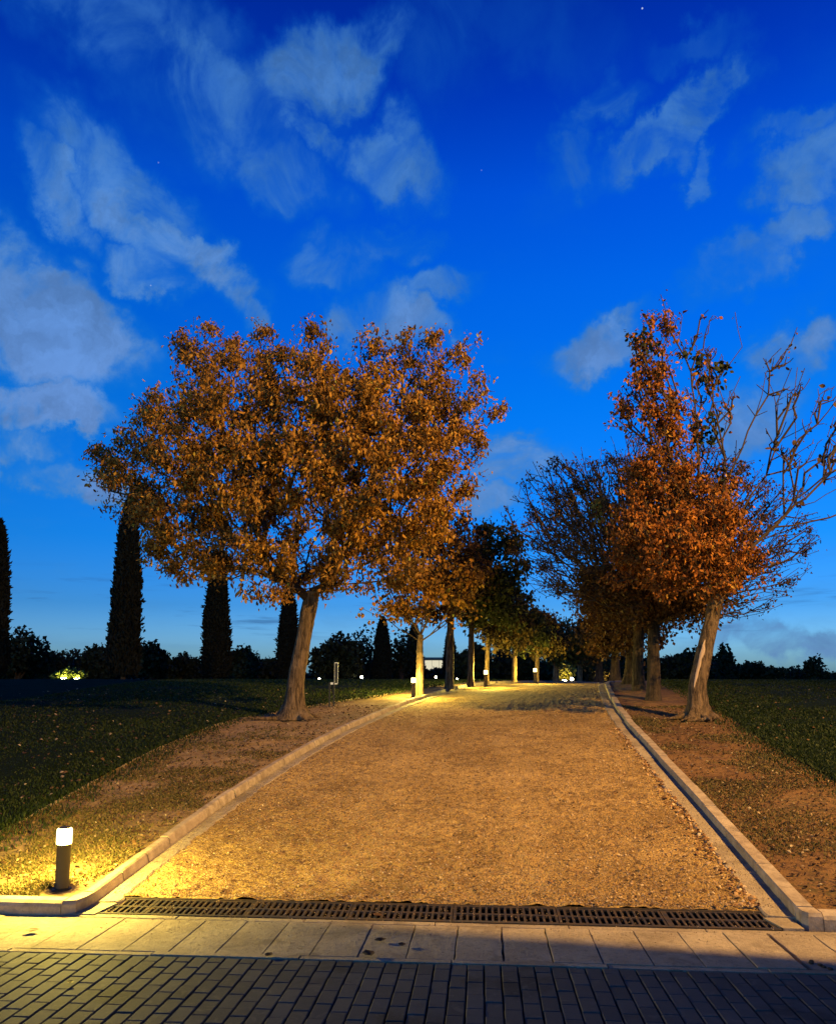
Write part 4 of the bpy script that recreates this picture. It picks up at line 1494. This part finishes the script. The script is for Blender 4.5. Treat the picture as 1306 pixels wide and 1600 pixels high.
def far_planting():
    Gr = 'dark shrubs and trees along the far edge of the lawn'
    B = [('shrub', 'tall dark shrub at the left picture edge beside the cut cypress', 25, 52, 130, 975),
         ('shrub', 'low rounded shrub above the lit yellow bush', 110, 60, 130, 1012),
         ('shrub', 'shrub with a ragged top left of the lone cypress', 150, 56, 90, 1003),
         ('shrub', 'shrub touching the right side of the lone cypress', 236, 57, 80, 998),
         ('shrub', 'low shrub right of the lone cypress with an even top', 285, 62, 80, 1018),
         ('shrub', 'round shrub just right of the second cypress', 378, 58, 70, 1005),
         ('shrub', 'low shrub between the second cypress and the broad tree trunk', 418, 63, 70, 1026),
         ('leafy_tree', 'round dark tree right of the broad tree trunk, behind the signpost', 528, 54, 95, 985),
         ('leafy_tree', 'tall ragged dark tree left of the slim far cypress', 572, 60, 80, 972),
         ('leafy_tree', 'loose tree with sky showing through, right of the slim far cypress', 628, 60, 60, 978),
         ('leafy_tree', 'dark tree mass behind the third bollard light', 745, 52, 80, 1000),
         ('leafy_tree', 'dark tree mass between the third and fourth bollard lights', 815, 56, 60, 1008)]
    for i, (nm, lab, px, y, w, top) in enumerate(B):
        loose = 'loose' in lab or 'ragged dark' in lab
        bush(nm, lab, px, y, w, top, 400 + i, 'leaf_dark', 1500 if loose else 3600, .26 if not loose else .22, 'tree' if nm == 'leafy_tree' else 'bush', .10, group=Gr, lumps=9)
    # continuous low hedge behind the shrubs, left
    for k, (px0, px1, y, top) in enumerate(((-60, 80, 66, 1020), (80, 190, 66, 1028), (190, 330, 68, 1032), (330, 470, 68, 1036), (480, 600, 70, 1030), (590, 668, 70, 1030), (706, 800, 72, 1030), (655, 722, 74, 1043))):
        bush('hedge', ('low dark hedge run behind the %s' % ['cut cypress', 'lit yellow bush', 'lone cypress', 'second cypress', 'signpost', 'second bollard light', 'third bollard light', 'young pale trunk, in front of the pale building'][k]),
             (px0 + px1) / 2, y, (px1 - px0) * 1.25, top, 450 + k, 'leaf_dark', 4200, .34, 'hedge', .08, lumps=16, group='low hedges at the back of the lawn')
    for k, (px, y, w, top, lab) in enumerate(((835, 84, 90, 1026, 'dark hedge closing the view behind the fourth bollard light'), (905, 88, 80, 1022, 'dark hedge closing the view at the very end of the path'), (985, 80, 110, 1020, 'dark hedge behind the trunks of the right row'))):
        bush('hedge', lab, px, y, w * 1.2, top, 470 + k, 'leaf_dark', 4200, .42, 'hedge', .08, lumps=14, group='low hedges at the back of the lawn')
    # right side
    R_ = [('shrub', 'dark tall shrub behind the right row of trunks', 1065, 44, 110, 1020, 3600), ('shrub', 'dark shrub left of the leaning trunk, reaching up to its middle', 1095, 47, 60, 1006, 2200), ('leafy_tree', 'small ragged tree just right of the leaning trunk', 1133, 52, 50, 1000, 1300),
          ('shrub', 'rounded shrub right of the small ragged tree', 1178, 50, 80, 1032, 2600), ('hedge', 'low hedge stretching towards the right picture edge', 1235, 56, 130, 1042, 3000),
          ('leafy_tree', 'lone small tree standing against pale sky near the right picture edge', 1276, 48, 40, 1020, 620), ('hedge', 'low hedge running out of the right picture edge', 1320, 58, 110, 1048, 2400), ('hedge', 'low hedge behind the rounded shrub on the right', 1150, 60, 150, 1044, 3200)]
    for i, (nm, lab, px, y, w, top, n) in enumerate(R_):
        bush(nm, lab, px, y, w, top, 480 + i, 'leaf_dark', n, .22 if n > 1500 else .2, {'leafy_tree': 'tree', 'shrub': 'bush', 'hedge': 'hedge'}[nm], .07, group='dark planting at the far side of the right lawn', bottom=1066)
    # the bush lit from inside, far left; and the golden tree beyond the crest
    bush('lit_bush', 'bush glowing yellow from a floodlight, far left on the dark lawn', 106, 47, 66, 1043, 520, 'leaf_lime', 1500, .16, 'bush', .04)
    bush('lit_bush', 'golden lit bush at the far end of the path', 884, 62, 44, 1034, 521, 'leaf_yellow', 1200, .2, 'bush', .05)
    bush('lit_bush', 'low golden lit bush beyond the crest beside the right kerb', 940, 52, 52, 1042, 522, 'leaf_olive', 1000, .2, 'bush', .05)


far_planting()


# ------------------------------------------------------------------ lamps
def bollard(px, py, y, label, power=540, parts_mesh={}):
    if not parts_mesh:
        parts_mesh['base_plate'] = (MB().lathe([(.078, -.03), (.078, .004), (.072, .008)], 24).mesh('base_plate'), 'dark_metal')
        parts_mesh['post'] = (MB().lathe([(.054, .004), (.053, .020), (.053, .334), (.056, .338), (.056, .348)], 28).mesh('post', True), 'post')
        parts_mesh['lamp_head'] = (MB().lathe([(.0575, .3485), (.0590, .356), (.0590, .452), (.056, .464), (.050, .470)], 28).mesh('lamp_head', True), 'bollard_glow')
        parts_mesh['cap'] = (MB().lathe([(.044, .471), (.044, .475), (.03, .479), (.01, .480)], 28).mesh('cap', True), 'post')
    if y is None:
        r = ray(px, py)
        for t in np.arange(3, 60, .005):
            p = r * t
            if p[2] + CAMZ < G(p[1]) + KH - .02:
                break
        x, y = p[0], p[1]
    else:
        x = at(px, py, y)[0]
    t = empty('bollard_light', (x, y, float(G(y)) + KH - .012), rng.random() * 6)
    tag(t, label, 'lamp', 'bollard lights along the left verge')
    for k, (me, m_) in parts_mesh.items():
        obj(k, me, M[m_], t)
    ld = bpy.data.lights.new('bollard_bulb', 'POINT')
    ld.energy = power
    ld.color = (1.0, .74, .13)
    ld.shadow_soft_size = .050
    lo = bpy.data.objects.new('bollard_bulb', ld)
    link(lo, t)
    lo.location = (0, 0, .408)
    return t


bollard(97, 1391, None, 'glowing short round bollard light in the grass corner beside the drain')
bollard(646, 1089, None, 'lit bollard on the verge in front of the slim young tree', power=460)
bollard(759, 1072, None, 'third lit bollard up the path, in front of a pale thin trunk', power=460)
bollard(836, 1068, 28.6, 'farthest lit bollard, on the crest at the edge of the gravel', power=460)


def globe_lamp(px, py, y, label, r=.16, strength=None):
    c = at(px, py, y)
    g = float(G(y)) + KH
    t = empty('globe_lamp', (c[0], y, g))
    tag(t, label, 'lamp', 'small far lamps beyond the lawn')
    hz = c[2] - g
    r *= .75
    MB().lathe([(.05, -.1), (.045, max(.1, hz - r * .9))], 10).build('pole', M['dark_metal'], t)
    n = 12
    MB().lathe([(r * math.sin(a) + .001, hz - r * math.cos(a)) for a in np.linspace(.15, 3.0, n)], 16).build('globe', M['globe_glow'], t, True)
    return t


for px, py, y, lab, r in ((254, 1069, 50, 'tiny white lamp low on the lawn right of the lone cypress', .08), (390, 1041, 62, 'tiny lamp glimpsed between the cypresses left of the broad trunk', .09), (499, 1061, 52, 'small white lamp just right of the broad trunk', .10),
                          (565, 1058, 53, 'small white lamp left of the second bollard light', .12), (681, 1058, 56, 'tiny white lamp under the pale building', .10), (714, 1061, 56, 'tiny lamp right of the pale building', .08),
                          (893, 1061, 44, 'white globe lamp at the far end of the path', .12), (1264, 1049, 50, 'small white lamp beside the lone small tree on the right', .17)):
    globe_lamp(px, py, y, lab, r)


def ground_flood(px, py, y, label):
    c = at(px, py, y)
    g = float(G(y)) + KH
    t = empty('ground_floodlight', (c[0], y, g), .4)
    tag(t, label, 'lamp')
    MB().box(-.14, .14, -.10, .10, 0, .05, .01).build('bracket', M['dark_metal'], t)
    MB().box(-.16, .16, -.11, .11, .06, .16, .01).build('housing', M['dark_metal'], t)
    MB().box(-.14, .14, -.09, .09, .165, .175).build('lens', M['flood_glow'], t)


ground_flood(100, 1066, 46.2, 'floodlight in the grass under the glowing yellow bush')
ground_flood(120, 1066, 46.4, 'second floodlight, right, under the glowing yellow bush')
ground_flood(882, 1062, 60.8, 'floodlight under the golden bush at the end of the path')
ground_flood(938, 1062, 50.8, 'floodlight under the low golden bush by the right kerb')


def street_lamp():
    """the tall warm street lamp to the right of the photographer that lights path and trees"""
    x, y, h = 14.05, 2.85, 12.5
    t = empty('street_lamp', (x, y, float(G(y))))
    tag(t, 'tall street lamp with warm orange light to the right of the path mouth', 'lamp')
    MB().lathe([(.16, -.05), (.16, .02), (.10, .05), (.09, .9), (.075, 1.0), (.05, h - .1)], 16).build('pole', M['galv'], t, True)
    MB().tube((0, 0, h - .15), (-.9, .65, h + .12), .035, .03, 10).build('arm', M['galv'], t, True)
    hd = MB()
    hd.box(-1.35, -.75, .45, .85, h + .08, h + .2, .03)
    hd.build('lamp_housing', M['galv'], t)
    MB().box(-1.31, -.79, .49, .81, h + .045, h + .072).build('lens', M['street_glow'], t)
    ld = bpy.data.lights.new('street_lamp_light', 'SPOT')
    ld.energy = 47000
    ld.color = (1.0, .57, .14)
    ld.spot_size = math.radians(100)
    ld.spot_blend = 1.0
    ld.shadow_soft_size = .14
    lo = bpy.data.objects.new('street_lamp_light', ld)
    link(lo, t)
    lo.location = (-1.05, .65, h - .02)
    v = np.array([-.3, 14.0, 2.4]) - np.array([x - 1.05, y + .65, h])
    from mathutils import Vector
    lo.rotation_euler = Vector(v).to_track_quat('-Z', 'Y').to_euler()


street_lamp()


# ------------------------------------------------------------------ buildings
def shade_block():
    """the building right of the photographer; its corner throws the shade over the paving"""
    t = empty('gatehouse', (5.65, -1.0, float(G(-1.0)) - .05))  # added out of view, sized and placed to cast the paving's shade
    tag(t, 'plain plastered gatehouse beside the road, right of the path mouth', 'building')
    MB().box(-.85, .85, -5.5, 5.67, 0, 7.1).build('wall', M['plaster'], t)
    MB().box(-.95, .86, -5.65, 5.68, 7.11, 7.3, .03).build('roof', M['roof'], t)
    for k, (y, z) in enumerate(((-3.2, 1.0), (3.2, 1.0), (-3.2, 4.2), (0, 4.2), (3.2, 4.2))):
        w = MB().box(-.91, -.855, y - .6, y + .6, z, z + 1.4).build('window', M['panel'], t)
        MB().box(-.95, -.855, y - .68, y + .68, z - .1, z - .015).build('sill', M['concrete'], w)
    MB().box(-.90, -.855, -.5, .5, .02, 2.2).build('door', M['dark_metal'], t)


shade_block()


def far_building():
    y = 82
    c = at(686, 1046, y)
    a, b_ = at(664, 1030, y), at(716, 1030, y)
    g = float(G(y))
    t = empty('pale_building', (c[0], y, g))
    tag(t, 'pale flat-roofed building with lit front glimpsed through the trees', 'building')
    w = (b_[0] - a[0]) / 2
    h = a[2] - g
    MB().box(-w, w, 0, 8, -1, h).build('wall', M['roof'], t)
    MB().box(-w - .2, w + .2, -.25, 8.2, h + .01, h + .18).build('roof', M['roof'], t)
    n = 4
    for k in range(n):
        x0 = -w + .25 + k * (2 * w - .5) / n
        x1 = x0 + (2 * w - .5) / n - .03
        p = MB().box(x0, x1, -.06, -.01, h * .45, h - .12).build('window', M['window_glow'], t)  # glowing panels stand in for a pale wall lit by lamps
        MB().box(x0 - .04, x1 + .04, -.10, -.062, h * .45 - .08, h * .45 - .01).build('sill', M['plaster'], p)


far_building()


# ------------------------------------------------------------------ signpost by the broad tree
def signpost():
    y = 18.0
    c = at(518, 1103, y)
    g = float(G(y)) + KH - .03
    t = empty('signpost', (c[0], y, g), .15)
    tag(t, 'dark double-post sign frame with a slim upright panel beside the broad tree', 'sign')
    s = y / F
    H = at(518, 1066, y)[2] - g
    H2 = at(518, 1035, y)[2] - g
    for dx in (-3.2, 3.6):
        MB().box(dx * s - .018, dx * s + .018, -.018, .018, -.1, H).build('post', M['dark_metal'], t)
    MB().box(-3.2 * s + .019, 3.6 * s - .019, -.015, .015, H - .05, H - .004).build('crossbar', M['pale_metal'], t)
    # upright panel to the right, pale rim round a dark face
    MB().box(4.4 * s, 9.0 * s, -.012, .012, H - .02, H2 - .02).build('panel', M['panel'], t)
    for a, b_, z0, z1 in ((3.9 * s, 4.4 * s - .001, H - .02, H2), (9.0 * s + .001, 9.6 * s, H - .02, H2), (4.4 * s, 9.0 * s, H2 - .019, H2), (4.4 * s, 9.0 * s, H - .045, H - .021)):
        MB().box(a, b_, -.02, .02, z0, z1).build('panel_rim', M['pale_metal'], t)


signpost()


# ------------------------------------------------------------------ small stuff: pebbles, litter, grass
def scatter_stuff():
    r = np.random.default_rng(99)

    def path_pts(n, y0, y1, p=1.0):
        y = y0 + (y1 - y0) * r.random(n) ** p
        a, b = XL(y) + GUT_L, XR(y) - GUT_R
        x = a + (b - a) * r.random(n)
        return x, y

    # pebbles on the path
    n = 30000
    x, y = path_pts(n, 6.5, 17, 1.8)
    z = G(y) + .012 + (fbm(x, y, 1, 3, 7) - .5) * .024 + (fbm(x, y, 2, 3, 19) - .5) * .042
    pos = np.stack([x, y, z], 1)
    s = .003 + .0055 * r.random(n) ** 2.5
    T = np.array([(1, 0, 0), (0, 1, 0), (-1, 0, 0), (0, -1, 0), (0, 0, .8), (0, 0, -.5)])
    TF = np.array([(0, 1, 4), (1, 2, 4), (2, 3, 4), (3, 0, 4), (1, 0, 5), (2, 1, 5), (3, 2, 5), (0, 3, 5)])
    a = r.random(n) * 6.28
    ca, sa = np.cos(a), np.sin(a)
    T2 = T[None] * (1 + .4 * r.normal(size=(n, 6, 1)).clip(-1, 1))
    V = np.stack([T2[..., 0] * ca[:, None] - T2[..., 1] * sa[:, None], T2[..., 0] * sa[:, None] + T2[..., 1] * ca[:, None], T2[..., 2]], -1) * s[:, None, None] + pos[:, None]
    Fq = (np.arange(n)[:, None, None] * 6 + TF[None]).reshape(-1, 3)
    tag(obj('path_pebbles', mesh_data('path_pebbles', V.reshape(-1, 3), Fq, False, {'rnd': np.repeat(r.random(n), 6)}), M['pebble']), 'loose pebbles strewn over the gravel path', 'gravel', kind='stuff')

    # grit spilt from the path over the drain rail, the slabs and the gutters
    n = 2600
    y = 6.07 - np.abs(r.normal(0, .28, n)) * (r.random(n) < .6) + .40 * r.random(n)
    x = -2.9 + 5.1 * r.random(n)
    side = r.random(n)
    yg = 6.5 + 8 * r.random(n) ** 1.5
    x = np.where(side < .25, XL(yg) + GUT_L * (.25 + .75 * r.random(n)), np.where(side > .75, XR(yg) - GUT_R * (.25 + .75 * r.random(n)), x))
    on = (side < .25) | (side > .75)
    y = np.where(on, yg, np.maximum(y, 4.3))
    z = G(y) + np.where(on, .020, .004)
    s = .0025 + .004 * r.random(n) ** 2
    a = r.random(n) * 6.28
    ca, sa = np.cos(a), np.sin(a)
    V = np.stack([T[None, :, 0] * ca[:, None] - T[None, :, 1] * sa[:, None], T[None, :, 0] * sa[:, None] + T[None, :, 1] * ca[:, None], np.repeat(T[None, :, 2], n, 0)], -1) * s[:, None, None] + np.stack([x, y, z], 1)[:, None]
    Fq = (np.arange(n)[:, None, None] * 6 + TF[None]).reshape(-1, 3)
    tag(obj('spilt_grit', mesh_data('spilt_grit', V.reshape(-1, 3), Fq, False, {'rnd': np.repeat(r.random(n) * .7, 6)}), M['pebble']), 'grit spilt from the path over drain, slabs and gutters', 'gravel', kind='stuff')

    # leaf litter lying flat
    def litter(name, label, x, y, z, size, m_):
        n = len(x)
        pos = np.stack([x, y, z], 1)
        a = r.random(n) * 6.28
        ax = np.stack([np.cos(a), np.sin(a), r.normal(0, .25, n)], 1)
        ax /= np.linalg.norm(ax, axis=1)[:, None]
        nz = np.stack([r.normal(0, .3, n), r.normal(0, .3, n), np.ones(n)], 1)
        sx = np.cross(ax, nz)
        sx /= np.linalg.norm(sx, axis=1)[:, None]
        nz = np.cross(sx, ax)
        s = size * (.4 + 1.0 * r.random(n) ** 1.5)
        cu = 1.5 + 1.5 * r.random(n)
        V = pos[:, None] + s[:, None, None] * (LEAF[None, :, 0:1] * sx[:, None] + (LEAF[None, :, 1:2] - .5) * ax[:, None] + LEAF[None, :, 2:3] * nz[:, None] * cu[:, None, None])
        Fq = (np.arange(n)[:, None, None] * 7 + LEAF_F[None]).reshape(-1, 3)
        tag(obj(name, mesh_data(name, V.reshape(-1, 3), Fq, False, {'rnd': np.repeat(r.random(n), 7)}), M[m_]), label, 'leaf litter', kind='stuff')
    # path: small crumbs of leaf everywhere, more to the right
    n = 17000
    x, y = path_pts(n, 6.5, 20, 1.5)
    keep = r.random(n) < .30 + .55 * np.clip((x + 1) / 3.2, 0, 1)
    x, y = x[keep], y[keep]
    z = G(y) + .024 + (fbm(x, y, 1, 3, 7) - .5) * .024
    litter('fallen_leaf_crumbs', 'small crumbled dead leaves scattered over the gravel path', x, y, z, .023, 'leaf_litter')
    # along the right gutter edge
    n = 700
    y = 6.5 + 9 * r.random(n) ** 1.4
    x = XR(y) - GUT_R - np.abs(r.normal(0, .09, n)) + .03
    litter('gutter_leaves', 'dead leaves gathered along the right gutter edge', x, y, G(y) + .028, .045, 'leaf_litter')
    # right verge
    n = 3800
    y = 6.4 + 12 * r.random(n) ** 1.2
    x = XR(y) + KW_R + (LAWN_R(y) - XR(y) - KW_R) * r.random(n)
    litter('verge_leaves', 'dead leaves strewn over the brown right verge', x, y, G(y) + KH + (fbm(x, y, 21, 4, 1.6) - .5) * .05, .036, 'leaf_litter_dark')
    # left verge, darker
    n = 2600
    y = 6.4 + 12 * r.random(n) ** 1.1
    x = LAWN_L(y) + (XL(y) - KW_L - LAWN_L(y)) * r.random(n)
    litter('verge_leaves', 'dark dead leaves on the bare left verge', x, y, G(y) + KH + (fbm(x, y, 11, 4, 1.6) - .5) * .05, .042, 'leaf_litter_dark')
    # lawns
    n = 650
    y = 10 + 14 * r.random(n)
    x = LAWN_R(y) + .1 + 9 * r.random(n) ** 1.3
    litter('lawn_leaves', 'pale fallen leaves lying on the dark right lawn', x, y, G(y) + KH + .05, .055, 'leaf_litter_dark')
    n = 1000
    y = 8 + 14 * r.random(n)
    x = LAWN_L(y) - .1 - 9 * r.random(n) ** 1.1
    litter('lawn_leaves', 'brown fallen leaves lying on the dark left lawn', x, y, G(y) + KH + .055, .06, 'leaf_litter_dark')

    # single curled dead leaves on the concrete strip and the drain
    def one_leaf(px, py, size, label):
        r_ = ray(px, py)
        for t in np.arange(3, 9, .002):
            p = r_ * t
            if p[2] + CAMZ < G(p[1]) + .004:
                break
        k = r.random() * 6.28
        V = []
        for q in LEAF:
            u, v_ = q[0] * size, (q[1] - .5) * size
            V.append((u * math.cos(k) - v_ * math.sin(k), u * math.sin(k) + v_ * math.cos(k), .008 + .35 * size * (abs(q[0]) * 1.6) ** 2 + abs(q[1] - .5) * size * .25))
        n_ = len(V)
        V = np.array(V + [(a, b, c + .0025) for a, b, c in V])
        Fq = np.concatenate([LEAF_F[:, ::-1], LEAF_F + n_])
        o = obj('dead_leaf', mesh_data('dead_leaf', V, Fq, False, {'rnd': np.full(len(V), .15 + .3 * r.random())}), M['leaf_litter_dark'], None, (p[0], p[1], float(G(p[1])) + .002))
        tag(o, label, 'leaf', 'single dead leaves by the drain')
    one_leaf(50, 1457, .10, 'curled dead leaf on the yellow-lit slabs below the bollard light')
    one_leaf(594, 1472, .085, 'curled pale dead leaf on the slabs, upper one near the middle')
    one_leaf(628, 1479, .07, 'small dark dead leaf right of the pale one on the slabs')
    one_leaf(576, 1494, .11, 'large dark crumpled leaf at the edge of the paving, near the middle')
    one_leaf(420, 1495, .07, 'dark scrap of leaf where slabs meet the paving, left of middle')
    one_leaf(590, 1433, .09, 'brown leaf lying on the drain grate near the middle')
    one_leaf(110, 1538, .05, 'dark leaf scrap in a paving joint at the lower left')

    # grass
    def blades(name, label, x, y, z, hgt, m_, lean=.45, wid=.0055):
        n = len(x)
        a = r.random(n) * 6.28
        h = hgt * (.45 + .8 * r.random(n))
        l = lean * r.normal(size=(n, 2)) * h[:, None]
        w = wid * (.7 + .7 * r.random(n)) * (1 + np.clip((y - 9) / 8, 0, 2.5))
        ux, uy = np.cos(a) * w, np.sin(a) * w
        V = np.zeros((n, 5, 3))
        V[:, 0] = np.stack([x - ux, y - uy, z], 1)
        V[:, 1] = np.stack([x + ux, y + uy, z], 1)
        V[:, 2] = np.stack([x + ux * .8 + l[:, 0] * .35, y + uy * .8 + l[:, 1] * .35, z + h * .6], 1)
        V[:, 3] = np.stack([x - ux * .8 + l[:, 0] * .35, y - uy * .8 + l[:, 1] * .35, z + h * .6], 1)
        V[:, 4] = np.stack([x + l[:, 0], y + l[:, 1], z + h * (.95 - .2 * r.random(n))], 1)
        b = np.arange(n)[:, None, None] * 5
        Fq = (b + np.array([(0, 1, 2), (0, 2, 3), (3, 2, 4)])[None]).reshape(-1, 3)
        tag(obj(name, mesh_data(name, V.reshape(-1, 3), Fq, False, {'rnd': np.repeat(r.random(n), 5)}), M[m_]), label, 'grass', kind='stuff')

    # left lawn, in view from the camera
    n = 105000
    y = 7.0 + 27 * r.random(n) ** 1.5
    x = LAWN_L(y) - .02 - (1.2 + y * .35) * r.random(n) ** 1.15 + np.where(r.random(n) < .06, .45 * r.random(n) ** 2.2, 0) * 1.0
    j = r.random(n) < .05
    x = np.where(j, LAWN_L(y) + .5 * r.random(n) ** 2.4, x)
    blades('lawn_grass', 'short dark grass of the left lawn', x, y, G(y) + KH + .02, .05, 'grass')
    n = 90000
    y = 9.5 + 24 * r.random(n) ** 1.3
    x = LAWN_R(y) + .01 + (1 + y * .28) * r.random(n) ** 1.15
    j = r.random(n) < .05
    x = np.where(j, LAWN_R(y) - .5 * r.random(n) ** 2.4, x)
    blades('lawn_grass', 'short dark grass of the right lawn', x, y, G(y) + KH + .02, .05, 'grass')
    # thin dry grass on the verges, in patches
    n = 60000
    y = 6.2 + 9 * r.random(n) ** 1.3
    x = LAWN_L(y) + (XL(y) - KW_L - .02 - LAWN_L(y)) * r.random(n)
    d = fbm(x, y, 77, 3, 2.2)
    keep = (r.random(n) < np.clip((d - .38) * 3.2, .04, 1)) & (np.hypot(x + 3.27, y - 6.29) > .16) & (r.random(n) < np.clip(1.5 - (y - 6) / 6.5, .10, 1))
    x, y = x[keep], y[keep]
    blades('verge_grass', 'thin trodden grass on the left verge around the bollard light', x, y, G(y) + KH - .02 + (fbm(x, y, 11, 4, 1.6) - .5) * .05, .034, 'grass_dry', .7)
    n = 60000
    y = 6.4 + 12 * r.random(n) ** 1.2
    x = XR(y) + KW_R + (LAWN_R(y) - XR(y) - KW_R) * r.random(n)
    d = fbm(x, y, 88, 3, 1.1)
    keep = r.random(n) < np.clip((d - .47) * 4, .02, 1)
    x, y = x[keep], y[keep]
    blades('verge_grass', 'thin brown grass on the right verge', x, y, G(y) + KH - .02 + (fbm(x, y, 21, 4, 1.6) - .5) * .05, .030, 'grass_dry', .7)


scatter_stuff()
